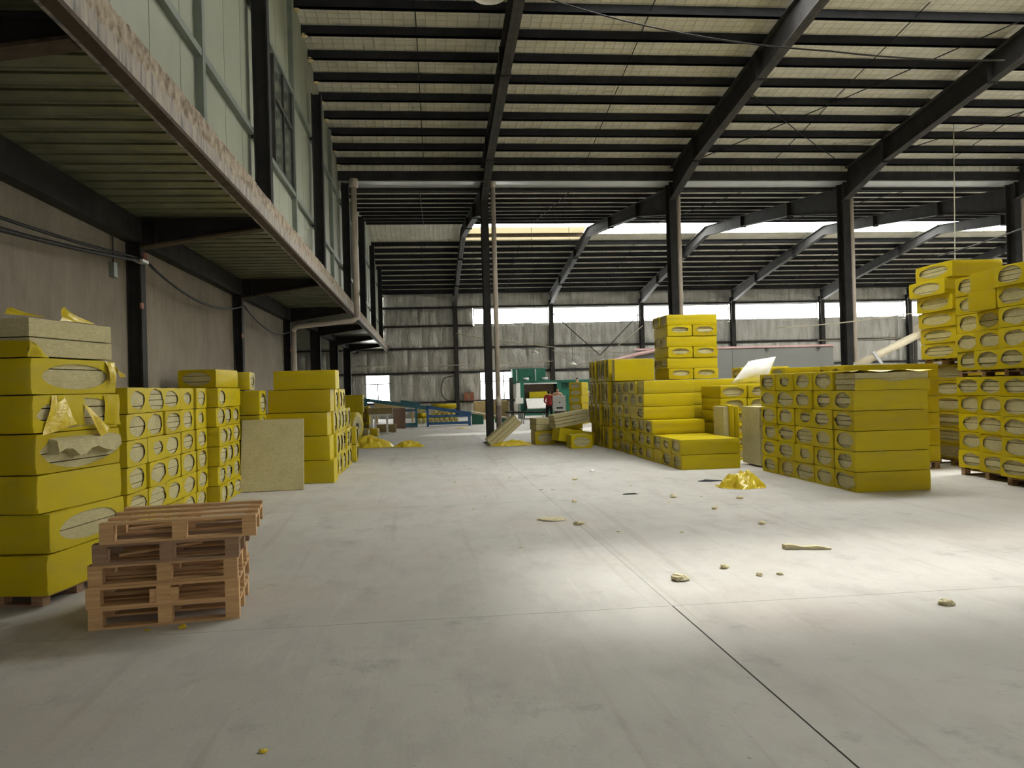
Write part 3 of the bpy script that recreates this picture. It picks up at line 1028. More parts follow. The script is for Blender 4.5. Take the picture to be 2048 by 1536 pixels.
# block under the tower and tower of alternating layers
for row in range(6):
    for c in range(2):
        bale(6.79, 18.85 + c * 0.62, row * 0.297, 1.2, 0.61, 0.295, 'oval', jr(0.01), 'bale of the block beneath the tower, %s layer, %s' % (ORD[row], ('front', 'rear')[c]), 'block under the tower')
for t in range(6):
    z0 = 1.795 + t * 0.252
    if t % 2 == 0:
        for c in range(2):
            bale(5.95 + c * 0.6, 19.2, z0, 1.18, 0.59, 0.25, 'flat', math.pi / 2 + jr(0.01), 'tower bale with half-oval wool end, %s layer, %s' % (ORD[t], ('left', 'right')[c]), 'tower of bales')
    else:
        for c in range(2):
            bale(6.25 + jr(0.02), 18.91 + c * 0.59, z0, 1.2, 0.58, 0.25, 'torn', jr(0.01), 'plain-sided tower bale, %s layer, %s' % (ORD[t], ('front', 'rear')[c]), 'tower of bales')

# group G between the stepped pile and the big block
for row in range(6):
    for c in range(2):
        bale(6.63 + c * 0.62, 17.75, row * 0.27, 1.2, 0.60, 0.268, 'oval', math.pi / 2 + jr(0.03), 'grey-topped bale behind the upright boards, %s layer, %s' % (ORD[row], ('left', 'right')[c]), 'grey-topped pile')
bale(6.65, 15.95, 0.0, 0.30, 0.95, 1.24, 'plain', 0.0, 'faded upright bale standing between the stepped pile and big block', 'upright bales', bare=True)
for k in range(3):
    bale(6.20 + k * 0.112, 16.78, 0.0, 0.108, 0.62, 1.24 - 0.02 * k, 'plain' if k != 1 else 'torn', 0.0, 'narrow upright slab pack beside the stepped pile, %s from left' % NTH[k], 'upright bales', bare=(k == 0))
for row in range(7):
    bale(8.15, 19.3, row * 0.292, 1.2, 0.6, 0.29, 'oval', 0.0, 'bale of the tall pile behind the white bag, %s layer' % ORD[row], 'pile behind the bag')

# stack H: big block right of the aisle
hy = [11.59, 12.25, 12.92, 13.62, 14.32, 15.03]
for c in range(5):
    w_ = hy[c + 1] - hy[c]
    for row in range(6):
        lz = 0.302
        if c == 0 and row == 5:
            continue
        kd = random.choice(['oval', 'oval', 'torn', 'oval', 'small'])
        bale(6.93 + jr(0.015), hy[c] + w_ / 2, row * 0.304, 1.17, w_ - 0.018, lz, kd, jr(0.005) - 0.012 * (c == 0),
             'yellow bale of the big block, %s layer, %s column from the front' % (ORD[row], NTH[c]), 'big block')
# its torn front top bale: bare wool above a drooping film
tb = bale(6.95, 11.92, 5 * 0.304, 1.17, 0.65, 0.27, 'torn', -0.02, 'torn bale with a bare wool band, front top of the big block', 'big block', bare=True)
fm = MB()
pts = []
for i in range(13):
    u = i / 12
    pts.append((-0.59 + 1.18 * u, 0.155 + 0.02 * math.sin(u * 9) + 0.02 * u * -1))
fm.add([(x, -0.332, 0.0) for x, z in pts] + [(x, -0.336 - 0.01 * math.sin(x * 20), z) for x, z in pts], [(i, i + 1, 14 + i, 13 + i) for i in range(12)])
link('film_skirt', fm.mesh('film_skirt', 'yellow_film', True), tb)
fm = MB()
gv = []
for j in range(5):
    for i in range(13):
        u, w_ = i / 12, j / 4
        gv.append((-0.62 + 1.24 * u, -0.36 + 0.68 * w_, 0.275 + 0.018 * math.sin(u * 13 + j) + 0.015 * random.random()))
fm.add(gv, [(j * 13 + i, j * 13 + i + 1, (j + 1) * 13 + i + 1, (j + 1) * 13 + i) for j in range(4) for i in range(12)])
link('loose_film', fm.mesh('loose_film', 'loose_film', True), tb)


# ------------------------------------------------------------------ pallets
def pallet_parts(w, d, h):
    bt, bb = 0.02, 0.018
    bh = h - bt * 2 - bb
    me = {}
    me['deck_board'] = MB().box(-w / 2, w / 2, -0.045, 0.045, 0, bt).mesh('deck_board', 'pine_wood')
    me['stringer_board'] = MB().box(-0.05, 0.05, -d / 2, d / 2, 0, bt).mesh('stringer_board', 'pine_wood')
    me['block'] = MB().box(-0.05, 0.05, -0.05, 0.05, 0, bh).mesh('block', 'pine_wood')
    me['bottom_board'] = MB().box(-w / 2, w / 2, -0.05, 0.05, 0, bb).mesh('bottom_board', 'pine_wood')
    return me, bh, bt, bb


PM = {}


def pallet(x, y, z, w, d, h, rz, label, group, mat=None, tilt=(0, 0), n=6):
    key = (w, d, h)
    if key not in PM:
        PM[key] = pallet_parts(w, d, h)
    me, bh, bt, bb = PM[key]
    r = root('wooden_pallet', (x, y, z), label, 'pallet', group, (tilt[0], tilt[1], rz))
    out = []
    for yy_ in (-d / 2 + 0.05, 0, d / 2 - 0.05):
        out.append(link('bottom_board', me['bottom_board'], r, (0, yy_, 0)))
        for xx_ in (-w / 2 + 0.05, 0, w / 2 - 0.05):
            out.append(link('block', me['block'], r, (xx_, yy_, bb)))
    for xx_ in (-w / 2 + 0.05, 0, w / 2 - 0.05):
        out.append(link('stringer_board', me['stringer_board'], r, (xx_, 0, bb + bh)))
    for k in range(n):
        out.append(link('deck_board', me['deck_board'], r, (0, -d / 2 + 0.045 + (d - 0.09) * k / (n - 1), bb + bh + bt)))
    if mat:
        for o in out:
            o.material_slots[0].link = 'OBJECT'
            o.material_slots[0].material = MATS[mat]
    return r


a7 = math.radians(7)


def pal_center(flx, fly, w, d, rz):
    return flx + math.cos(rz) * w / 2 - math.sin(rz) * d / 2, fly + math.sin(rz) * w / 2 + math.cos(rz) * d / 2


PNAMES = ['bottom of the five stacked pallets on the floor', 'second lowest of the five stacked pallets', 'middle one of the five stacked pallets', 'second highest of the five stacked pallets', 'skewed topmost of the five stacked pallets']
for k, (fx, fy, z, rz, mt) in enumerate(((-2.50, 6.33, 0.0, a7, None), (-2.51, 6.32, 0.157, a7, None), (-2.50, 6.34, 0.314, a7, None), (-2.46, 6.33, 0.471, a7 - 0.02, 'brown_wood'), (-2.40, 6.31, 0.628, a7 + 0.01, None))):
    pw, pd = (1.06, 1.07, 1.05, 1.03, 1.10)[k], (0.84, 0.98, 0.86, 0.8, 0.92)[k]
    cx, cy = pal_center(fx, fy, pw, pd, rz)
    r = pallet(cx, cy, z, pw, pd, 0.157, rz, 'wooden pallet, ' + PNAMES[k], 'stacked empty pallets', mt, (0.0, 0.0), (6, 6, 5, 5, 4)[k])
    if k == 1:
        link('wide_block', MB().box(-0.1, 0.1, -0.01, 0.05, 0, 0.098).mesh('wide_block', 'pine_wood'), r, (0, -pd / 2 + 0.02, 0.018))
    if k == 4:
        link('broken_slat', MB().bar((-0.42, -0.1, 0.05), (0.46, 0.06, 0.085), 0.07, 0.018).mesh('broken_slat', 'pine_wood'), r)
    if k == 3:
        link('broken_slat', MB().bar((-0.38, -0.2, 0.04), (0.2, -0.05, 0.075), 0.06, 0.018).mesh('broken_slat', 'pine_wood'), r)

# ------------------------------------------------------------------ stack A: torn bales at the left edge
AR = math.radians(-12)
ca, sa = math.cos(AR), math.sin(AR)


def a_pt(u, v):
    """u along the aisle face from the near corner, v to the left"""
    return (-3.15 - sa * u - ca * v, 7.05 + ca * u - sa * v)


x_, y_ = a_pt(0.6, 0.42)
pallet(x_ - 0.02, y_, 0.0, 0.78, 1.0, 0.105, AR, 'wooden pallet carrying the torn bales at the left edge', 'pallets under bales', 'brown_wood')
AZ = [0.105, 0.44, 0.77, 1.09, 1.43, 1.75, 2.06, 2.40]
ASH = [(-0.02, -0.05), (0.03, -0.04), (0.0, 0.02), (0.0, 0.03), (0.0, 0.06), (0.0, 0.08), (0.0, 0.10)]
AK = ['plain', 'wide', 'plain', 'torn', 'torn', 'wide', None]
AL = ['lowest yellow bale on the pallet at the left edge', 'bale with long wool slot, second up at the left edge', 'plain yellow bale, third up at the left edge',
      'bale bursting with sagging wool, fourth up at the left edge', 'bale with hanging torn film flaps, fifth up at the left edge',
      'bale with a big oval opening, second from top at left edge', 'bare wool slab pack topping the left edge stack']
abales = []
for k in range(7):
    du, dv = ASH[k]
    rot = AR + (0.06 if k < 2 else 0.0)
    cx, cy = a_pt(0.6 + du, 0.33 + dv * 0.5)
    lz = AZ[k + 1] - AZ[k] - 0.004
    if AK[k] is None:
        r = bale(cx, cy, AZ[k], 0.66, 1.2, lz, 'plain', rot, AL[k], 'torn bales at the left edge', bare=True)
    else:
        r = bale(cx, cy, AZ[k], 0.66, 1.2, lz, AK[k], rot, AL[k], 'torn bales at the left edge')
    abales.append(r)


def flap(parent, pts, name='film_flap', mat='loose_film'):
    """loose triangle/quad of film in the bale's local space, gently curled"""
    b = MB()
    p = [Vector(q) for q in pts]
    n = 6
    vs, fs = [], []
    for i in range(n + 1):
        u = i / n
        a_, b_ = p[0].lerp(p[1], u), p[3].lerp(p[2], u)
        for j in range(n + 1):
            w_ = j / n
            q = a_.lerp(b_, w_)
            q.x += 0.02 * math.sin(math.pi * u) * math.sin(math.pi * w_) + 0.012 * math.sin(7 * u + 5 * w_)
            vs.append(q)
    fs = [(i * (n + 1) + j, (i + 1) * (n + 1) + j, (i + 1) * (n + 1) + j + 1, i * (n + 1) + j + 1) for i in range(n) for j in range(n)]
    link(name, b.add(vs, fs).mesh(name, mat, True), parent)


X0 = 0.335
flap(abales[4], [(X0, -0.36, 0.31), (X0, -0.22, 0.31), (X0 + 0.07, -0.12, 0.06), (X0 + 0.02, -0.50, -0.02)])
flap(abales[4], [(X0, -0.28, 0.31), (X0, 0.06, 0.31), (X0 + 0.004, 0.10, 0.04), (X0 + 0.004, -0.34, 0.05)], mat='yellow_film')
flap(abales[4], [(X0, 0.02, 0.26), (X0, 0.10, 0.22), (X0 + 0.08, 0.34, 0.0), (X0 + 0.09, 0.20, -0.07)])
flap(abales[4], [(X0, 0.36, 0.31), (X0, 0.6, 0.31), (X0 + 0.01, 0.63, 0.02), (X0 + 0.01, 0.38, 0.04)], mat='yellow_film')
flap(abales[5], [(X0, 0.42, 0.30), (X0, 0.56, 0.29), (X0 + 0.05, 0.52, 0.10), (X0 + 0.05, 0.46, 0.09)])
flap(abales[5], [(X0, 0.57, 0.27), (X0, 0.61, 0.2), (X0 + 0.06, 0.68, 0.16), (X0 + 0.05, 0.60, 0.15)])
flap(abales[6], [(X0, -0.60, 0.14), (X0 + 0.003, -0.55, 0.12), (X0 + 0.003, -0.34, 0.0), (X0, -0.6, 0.0)], mat='yellow_film')
flap(abales[6], [(-0.33, -0.605, 0.16), (X0, -0.605, 0.13), (X0, -0.605, 0.0), (-0.33, -0.605, 0.0)], mat='yellow_film')
flap(abales[6], [(0.2, 0.0, 0.345), (0.12, 0.16, 0.49), (0.16, 0.2, 0.42), (0.25, 0.45, 0.345)])
flap(abales[6], [(0.1, -0.58, 0.36), (0.1, -0.5, 0.42), (0.2, -0.4, 0.37), (0.3, -0.3, 0.345)])
# sagging slab pushed out of the burst bale
sag = MB()
n = 10
for i in range(n + 1):
    u = -0.42 + 0.9 * i / n
    dz = 0.03 * math.sin(i * 1.3) + 0.03 * random.random()
    for (xx_, zz_) in ((0.30, 0.30), (0.40 + 0.02 * random.random(), 0.27), (0.41 + 0.02 * random.random(), 0.15 + dz), (0.30, 0.13 + dz)):
        sag.v.append((xx_, u, zz_))
for i in range(n):
    for k in range(4):
        k2 = (k + 1) % 4
        sag.f.append((i * 4 + k, i * 4 + k2, (i + 1) * 4 + k2, (i + 1) * 4 + k))
sag.f += [(3, 2, 1, 0), tuple(n * 4 + k for k in range(4))]
link('sagging_wool', sag.mesh('sagging_wool', 'rock_wool'), abales[3])

# ------------------------------------------------------------------ right-hand stacks on pallets
# K: wide block behind the big block
for c in range(2):
    for row in range(6):
        for d in range(2):
            bale(8.07 + c * 0.91, 14.55 + d * 0.63, 0.13 + row * 0.303, 0.9, 0.62, 0.301, 'small', math.pi * c,
                 'bale of the wide block behind, %s column, %s layer, %s' % (('left', 'right')[c], ORD[row], ('front', 'rear')[d]), 'wide block')
for row in range(6):
    bale(7.22, 15.4, 0.13 + row * 0.303, 0.72, 0.62, 0.301, 'oval', 0.0, 'bale tucked directly behind the big block, %s layer' % ORD[row], 'wide block')
pallet(8.5, 14.85, 0.0, 1.8, 1.25, 0.13, 0.0, 'wooden pallet under the wide block behind the big block', 'pallets under bales', 'brown_wood')
pallet(7.22, 15.42, 0.0, 0.72, 0.64, 0.13, 0.0, 'wooden pallet under bales tucked behind the big block', 'pallets under bales', 'brown_wood')
# I: double-height stack, oval faces to the left
pallet(10.42, 14.63, 0.0, 1.0, 1.15, 0.13, 0.0, 'floor pallet under the leaning double-height stack', 'pallets under bales', 'brown_wood')
for row in range(6):
    bale(10.37 + jr(0.015), 14.63, 0.13 + row * 0.298, 0.98, 1.16, 0.296, 'wide', jr(0.01), 'long-oval bale in the lower half of the leaning double-height stack, %s layer' % ORD[row], 'leaning double-height stack')
pallet(10.3, 14.63, 1.925, 1.0, 1.15, 0.10, 0.0, 'upper pallet inside the leaning double-height stack', 'pallets under bales', 'brown_wood')
for row in range(6):
    sh = [0.0, -0.02, -0.06, -0.10, -0.18, -0.12][row]
    ysh = [0.02, 0.0, -0.02, -0.03, 0.08, -0.06][row]
    bale(10.22 + sh, 14.63 + ysh, 2.03 + row * 0.298, 0.98, 1.16, 0.296, 'wide', jr(0.015) - 0.02, 'long-oval bale in the upper half of the leaning double-height stack, %s layer' % ORD[row], 'leaning double-height stack')
# J: nearest right-hand stacks
JX = 9.0
for c, (ya, yb, dx) in enumerate(((12.60, 13.26, 0.12), (11.92, 12.58, 0.0), (11.16, 11.84, -0.17), (10.46, 11.12, -0.2))):
    w_ = yb - ya
    zb0 = 0.13
    for row in range(5):
        bale(JX + dx + 0.6 + jr(0.02), (ya + yb) / 2, zb0 + row * 0.309, 1.2, w_, 0.307, 'oval', jr(0.015), 'lower bale at the right edge, %s column from far, %s layer' % (NTH[c], ORD[row]), 'right edge stacks')
    z1 = zb0 + 5 * 0.309 + 0.11
    for row in range(5):
        kd = 'plain' if (c == 1 and row >= 3) else 'oval'
        bale(JX + dx + 0.6 + jr(0.03) - (0.09 if kd == 'plain' else 0.0), (ya + yb) / 2 + jr(0.015), z1 + row * 0.315 + 0.002, 1.2, w_, 0.313, kd, jr(0.012), 'upper bale at the right edge, %s column from far, %s layer' % (NTH[c], ORD[row]), 'right edge stacks')
pallet(9.68, 12.58, 0.0, 1.1, 1.3, 0.13, 0.0, 'floor pallet under the farther right edge stacks', 'pallets under bales', 'brown_wood')
pallet(9.45, 11.15, 0.0, 1.1, 1.3, 0.13, 0.0, 'floor pallet under the nearer right edge stacks', 'pallets under bales', 'brown_wood')
pallet(9.68, 12.58, 1.675, 1.1, 1.3, 0.105, 0.0, 'raised pallet between the farther right edge stacks', 'pallets under bales', 'brown_wood')
pallet(9.45, 11.15, 1.675, 1.1, 1.3, 0.105, 0.0, 'raised pallet between the nearer right edge stacks', 'pallets under bales', 'brown_wood')

# ------------------------------------------------------------------ flat wool board leaning behind stack B
bd = MB()
bd.add([(-3.24, 14.72, 0.01), (-2.17, 14.82, 0.01), (-2.17, 14.88, 0.01), (-3.24, 14.78, 0.01), (-3.24, 15.02, 1.25), (-2.18, 15.08, 1.25), (-2.18, 15.14, 1.25), (-3.24, 15.08, 1.25)],
       [(0, 3, 2, 1), (4, 5, 6, 7), (0, 1, 5, 4), (1, 2, 6, 5), (2, 3, 7, 6), (3, 0, 4, 7)])
single('wool_board', bd, 'rock_wool', 'large flat tan wool board leaning upright against the left pile', 'board')

# ------------------------------------------------------------------ fallen bales by the column
bale(2.42, 24.55, 0.26, 1.15, 0.62, 0.36, 'plain', 0.05, 'tan bale leaning steeply beside the dark column', 'fallen bales', bare=True, ry=math.radians(-40))
bale(3.50, 24.5, 0.0, 1.0, 0.60, 0.40, 'wide', math.pi / 2, 'fallen bale with a dark oval end, right of the leaning one', 'fallen bales')
bale(3.48, 24.55, 0.402, 0.95, 0.56, 0.38, 'plain', math.pi / 2 + 0.08, 'tan bale lying on the dark-oval fallen bale', 'fallen bales', bare=True)
bale(4.2, 23.4, 0.07, 1.1, 0.6, 0.38, 'plain', 0.2, 'tilted yellow bale in the fallen heap', 'fallen bales', ry=math.radians(10))
bale(4.18, 23.6, 0.57, 1.1, 0.6, 0.40, 'wide', 0.15, 'greyish bale on top of the fallen heap', 'fallen bales', bare=True, ry=math.radians(-8))
bale(4.20, 22.35, 0.0, 0.62, 0.60, 0.37, 'wide', math.pi / 2 + 0.05, 'small bale with oval end in front of the fallen heap', 'fallen bales')
bale(4.28, 24.6, 0.0, 0.8, 0.6, 0.4, 'oval', 0.0, 'hidden low bale at the back of the fallen heap', 'fallen bales')
bale(4.3, 24.65, 0.41, 0.8, 0.55, 0.4, 'plain', 0.0, 'pale bale crowning the back of the fallen heap', 'fallen bales')


def film_heap(name, cx, cy, rx_, ry_, h, seed, label, ang=0.0, mat='loose_film', n=26):
    b = MB()
    vs = []
    ca_, sa_ = math.cos(ang), math.sin(ang)
    for j in range(n + 1):
        for i in range(n + 1):
            u, w_ = 2 * i / n - 1, 2 * j / n - 1
            rr = math.sqrt(u * u + w_ * w_)
            edge = max(0.0, 1 - rr ** 1.6)
            nz = noise.noise(Vector((u * 1.4 + seed, w_ * 1.4, seed)))
            cr = 1 - 2 * abs(noise.noise(Vector((u * 2.6 + seed, w_ * 2.6, seed * 2))))
            z = max(0.004, h * edge ** 0.8 * (0.6 + 0.45 * nz + 0.2 * cr + 0.16 * noise.noise(Vector((u * 6.5, w_ * 6.5, seed)))))
            k = 1.0 if rr < 1e-6 else min(1.0, 1.0 / max(abs(u), abs(w_)) * rr) / max(rr, 1e-6) * max(abs(u), abs(w_))
            s = 1 + 0.25 * noise.noise(Vector((u * 1.5, w_ * 1.5, seed + 5)))
            px, py = u * k * s * rx_, w_ * k * s * ry_
            vs.append((cx + px * ca_ - py * sa_, cy + px * sa_ + py * ca_, z))
    fs = [(j * (n + 1) + i, j * (n + 1) + i + 1, (j + 1) * (n + 1) + i + 1, (j + 1) * (n + 1) + i) for j in range(n) for i in range(n)]
    return single(name, b.add(vs, fs), mat, label, 'film', 'loose yellow film', False)


film_heap('film_heap', 5.05, 12.85, 0.42, 0.36, 0.33, 3.0, 'crumpled yellow plastic film on the open floor before big block', 0.1)
film_heap('film_heap', -1.65, 25.5, 0.75, 0.5, 0.42, 8.0, 'long heap of orange yellow film by the left pile end', -0.1)
film_heap('film_heap', -0.5, 25.1, 0.5, 0.32, 0.22, 12.0, 'flat tail of yellow film trailing into the aisle', -0.2)
film_heap('film_heap', 2.55, 24.15, 0.62, 0.35, 0.22, 21.0, 'yellow film crumpled at the foot of the dark column', 0.0)
film_heap('film_heap', 1.6, 35.7, 0.4, 0.3, 0.05, 31.0, 'thin yellow film scrap on the floor before the conveyor', 0.0)
film_heap('film_heap', 4.85, 13.75, 0.22, 0.12, 0.03, 33.0, 'dark flat scrap behind the crumpled film', 0.0, 'dark_cloth')


# ------------------------------------------------------------------ scraps on the floor
def chunk(x, y, sx, sy, sz, seed, label, group='wool crumbs on the floor', mat='sunlit_wool', rz=0.0):
    rnd = random.Random(seed)
    b = MB()
    n = 9
    prof_ = [(0.75, 0.0), (1.0, 0.25), (0.9, 0.65), (0.55, 0.95)]
    for r_, z_ in prof_:
        for k in range(n):
            a = 2 * math.pi * k / n
            q = r_ * rnd.uniform(0.65, 1.1)
            px, py = q * math.cos(a) * sx, q * math.sin(a) * sy
            b.v.append((x + px * math.cos(rz) - py * math.sin(rz), y + px * math.sin(rz) + py * math.cos(rz), z_ * sz * rnd.uniform(0.8, 1.15)))
    for i in range(len(prof_) - 1):
        for k in range(n):
            k2 = (k + 1) % n
            b.f.append((i * n + k, i * n + k2, (i + 1) * n + k2, (i + 1) * n + k))
    b.f.append(tuple(range(n))[::-1])
    b.f.append(tuple((len(prof_) - 1) * n + k for k in range(n)))
    return single('wool_scrap', b, mat, label, 'scrap', group)


st = MB()
for i in range(13):
    u = i / 12
    x = 3.56 + 0.43 * u
    y = 7.97 - 0.12 * u
    zt = 0.045 * (1 - 0.5 * u) + 0.008 * math.sin(u * 11)
    for dy, zz_ in ((-0.03, 0), (0.04, 0), (0.035, zt), (-0.03, zt * 0.95)):
        st.v.append((x, y + dy, zz_))
for i in range(12):
    for k in range(4):
        k2 = (k + 1) % 4
        st.f.append((i * 4 + k, i * 4 + k2, (i + 1) * 4 + k2, (i + 1) * 4 + k))
st.f += [(3, 2, 1, 0), (48, 49, 50, 51)]
single('wool_strip', st, 'sunlit_wool', 'long thin wool strip lying in the bright floor patch', 'scrap')
for k, (x, y, s, lab) in enumerate((
        (2.15, 6.92, 0.075, 'largest pale wool crumb in the bright floor patch'), (2.68, 7.28, 0.045, 'dark-edged wool crumb behind the largest crumb'),
        (2.87, 6.93, 0.035, 'small wool crumb between the largest crumb and strip'), (3.05, 6.92, 0.03, 'flat pale crumb right of the small crumb'),
        (3.82, 5.74, 0.055, 'lone wool crumb at the right floor edge'), (3.95, 9.41, 0.05, 'wool crumb behind the long strip'),
        (3.83, 10.7, 0.05, 'wool crumb midway to the big block'), (3.65, 11.95, 0.06, 'wool crumb left of the crumpled film'),
        (4.52, 11.55, 0.05, 'wool crumb just before the crumpled film'), (1.84, 9.95, 0.06, 'wool crumb beside the straw-like scrap'),
        (2.66, 14.7, 0.05, 'wool crumb near the stepped pile'), (3.26, 16.05, 0.06, 'white paper scrap before the stepped pile'),
        (-1.82, 6.28, 0.035, 'yellow scrap at the foot of the stacked pallets'), (-2.06, 6.26, 0.02, 'tiny yellow scrap left at the stacked pallets'),
        (-0.81, 4.02, 0.02, 'tiny yellow scrap on the foreground floor'), (2.14, 11.9, 0.05, 'flat wool scrap in the middle aisle'))):
    mat = 'loose_film' if 'yellow' in lab else ('white_plastic' if 'white' in lab else 'sunlit_wool')
    chunk(x, y, s * 1.25, s, s * 0.7, k + 50, lab, mat=mat, rz=k * 0.7)
chunk(1.55, 10.4, 0.22, 0.14, 0.03, 90, 'straw-like flattened wool scrap in the middle of the floor', rz=-0.3)
chunk(3.12, 12.46, 0.14, 0.02, 0.02, 91, 'dark thin stick on the floor left of the film', mat='dusty_steel')
for k in range(26):
    x, y = random.uniform(0.3, 4.5), random.uniform(8.5, 22)
    chunk(x, y, 0.03, 0.022, 0.012, 200 + k, 'tiny wool crumb scattered over the aisle floor', 'tiny crumbs')

# ------------------------------------------------------------------ conveyor, machine and stores at the far end
YC = 38.6
r = root('inclined_conveyor', (-2.7, YC, 0), 'teal and blue inclined belt conveyor before the far wall', 'conveyor')
for s in (-0.3, 0.3):
    part('teal_side_rail', MB().bar((-2.8, YC + s, 1.33), (0.12, YC + s, 0.86), 0.06, 0.15), 'teal_paint', r)
    part('blue_side_rail', MB().bar((0.05, YC + s, 0.92), (2.12, YC + s, 0.54), 0.06, 0.14), 'blue_paint', r)
    for x, zt, m in ((-2.72, 1.3, 'teal_paint'), (-0.42, 0.9, 'teal_paint'), (0.10, 0.88, 'blue_paint'), (2.05, 0.56, 'blue_paint')):
        part('leg', MB().box(x - 0.05, x + 0.05, YC + s - 0.04, YC + s + 0.04, 0, zt), m, r)
    part('cross_rail', MB().box(0.1, 2.05, YC + s - 0.03, YC + s + 0.03, 0.42, 0.52), 'blue_paint', r)
    part('cross_rail', MB().box(0.1, 2.05, YC + s - 0.03, YC + s + 0.03, 0.08, 0.18), 'blue_paint', r)
    part('cross_rail', MB().box(-0.92, -0.4, YC + s - 0.03, YC + s + 0.03, 0.03, 0.18), 'teal_paint', r)
    part('cross_rail', MB().box(-1.5, -0.4, YC + s - 0.03, YC + s + 0.03, 0.74, 0.82), 'blue_paint', r)
part('belt', MB().bar((-2.8, YC, 1.36), (0.1, YC, 0.90), 0.54, 0.03), 'black_rubber', r)
part('belt', MB().bar((0.1, YC, 0.93), (2.12, YC, 0.57), 0.54, 0.03), 'black_rubber', r)
part('drive_cover', MB().bar((-1.12, YC - 0.2, 1.20), (-0.22, YC - 0.2, 1.06), 0.3, 0.14), 'teal_paint', r)
part('head_plate', MB().box(-3.42, -2.95, YC - 0.35, YC + 0.3, 1.44, 1.56), 'teal_paint', r)
part('head_post', MB().box(-3.15, -2.98, YC - 0.2, YC + 0.2, 0, 1.44), 'teal_paint', r)

r = root('roller_conveyor', (3.9, 38.5, 0), 'low roller table between the conveyor and the green machine', 'conveyor')
for s in (-0.35, 0.35):
    part('side_rail', MB().bar((3.75, 38.5 + s, 0.55), (5.75, 38.5 + s, 0.5), 0.05, 0.08), 'dusty_steel', r)
    for x in (3.95, 4.55, 5.6):
        part('leg', MB().box(x - 0.025, x + 0.025, 38.5 + s - 0.025, 38.5 + s + 0.025, 0, 0.5), 'window_frame', r)
for k in range(12):
    x = 3.85 + k * 0.16
    part('roller', MB().tube([(x, 38.2, 0.56 - 0.025 * (x - 3.75)), (x, 38.8, 0.56 - 0.025 * (x - 3.75))], 0.035, 8), 'dusty_steel', r, True)
r = root('feed_conveyor', (2.2, 39.4, 0), 'small green and white feed belt sloping beside the column', 'conveyor')
part('belt_bed', MB().bar((2.2, 39.4, 0.62), (3.9, 39.4, 0.28), 0.5, 0.05), 'white_plastic', r)
part('side_panel', MB().prism([(2.2, 0.0), (2.75, 0.0), (2.75, 0.42), (2.2, 0.52)], 39.1, 39.16, 'Y'), 'green_paint', r)
part('side_panel', MB().prism([(3.3, 0.05), (3.9, 0.05), (3.9, 0.2), (3.3, 0.3)], 39.1, 39.16, 'Y'), 'green_paint', r)
part('leg', MB().box(3.2, 3.26, 39.15, 39.6, 0, 0.36), 'green_paint', r)

r = root('wrapping_machine', (5.2, 44.0, 0), 'large green bale wrapping machine before the far wall', 'machine')
part('frame', MB().box(5.1, 5.32, 43.9, 45.2, 0, 1.97).box(7.12, 7.34, 43.9, 45.2, 0, 1.97).box(5.1, 9.1, 43.9, 45.2, 1.93, 2.05), 'green_paint', r)
part('back_panel', MB().box(5.32, 7.12, 45.0, 45.1, 0.4, 1.93), 'machine_interior', r)
part('side_housing', MB().box(7.34, 9.1, 44.1, 45.2, 0.2, 1.93), 'green_paint', r)
part('upper_hood', MB().box(4.85, 6.7, 45.2, 46.0, 1.9, 2.75), 'green_paint', r)
part('top_bar', MB().box(5.3, 7.12, 43.86, 43.9, 1.86, 1.93), 'window_frame', r)
for x in (5.05, 6.1):
    part('post', MB().box(x - 0.03, x + 0.03, 44.9, 44.96, 2.05, 2.7), 'window_frame', r)
    part('motor', MB().tube([(x + 0.3, 44.6, 2.15), (x + 0.62, 44.6, 2.15)], 0.1, 10), 'window_frame', r, True)
part('guide_post', MB().box(4.55, 4.75, 44.0, 44.3, 0, 2.25), 'dusty_steel', r)
part('air_duct', MB().box(4.88, 5.08, 43.6, 43.85, 1.1, 1.95), 'white_plastic', r)
part('control_box', MB().box(4.8, 5.2, 43.4, 43.8, 0.85, 1.15), 'white_plastic', r)
part('feed_apron', MB().prism([(43.2, 0.6), (43.25, 0.55), (43.9, 1.05), (43.9, 1.1)], 5.4, 6.75, 'X'), 'white_plastic', r)
part('lower_bed', MB().box(5.3, 7.1, 43.3, 44.9, 0.2, 0.55), 'green_paint', r)
bale(6.2, 44.4, 1.1, 1.15, 0.6, 0.36, 'plain', 0.0, 'yellow bale inside the green wrapping machine', 'bales at the machine')

r = root('control_cabinet', (5.9, 36.0, 0), 'grey metal control cabinet beside the workers', 'cabinet')
part('body', MB().box(5.66, 6.17, 35.8, 36.2, 0.62, 1.3), 'grey_cabinet', r)
part('stand', MB().box(5.7, 6.13, 35.85, 36.15, 0, 0.62), 'dusty_steel', r)
part('button', MB().tube([(5.9, 35.77, 1.0), (5.9, 35.8, 1.0)], 0.03, 8), 'black_rubber', r)
part('vent', MB().box(5.76, 6.04, 35.79, 35.8, 0.72, 0.8), 'dark_cloth', r)
for row in range(6):
    bale(6.9, 36.5, row * 0.312, 0.9, 0.6, 0.31, 'wide', math.pi / 2 - 0.55 + jr(0.03), 'orange-yellow bale by the workers, %s layer' % ORD[row], 'bales at the machine')
for row in range(3):
    bale(6.1, 37.0, row * 0.33, 0.5, 0.5, 0.325, 'wide', math.pi / 2, 'bale in the short pile beside the workers, %s layer' % ORD[row], 'bales at the machine')


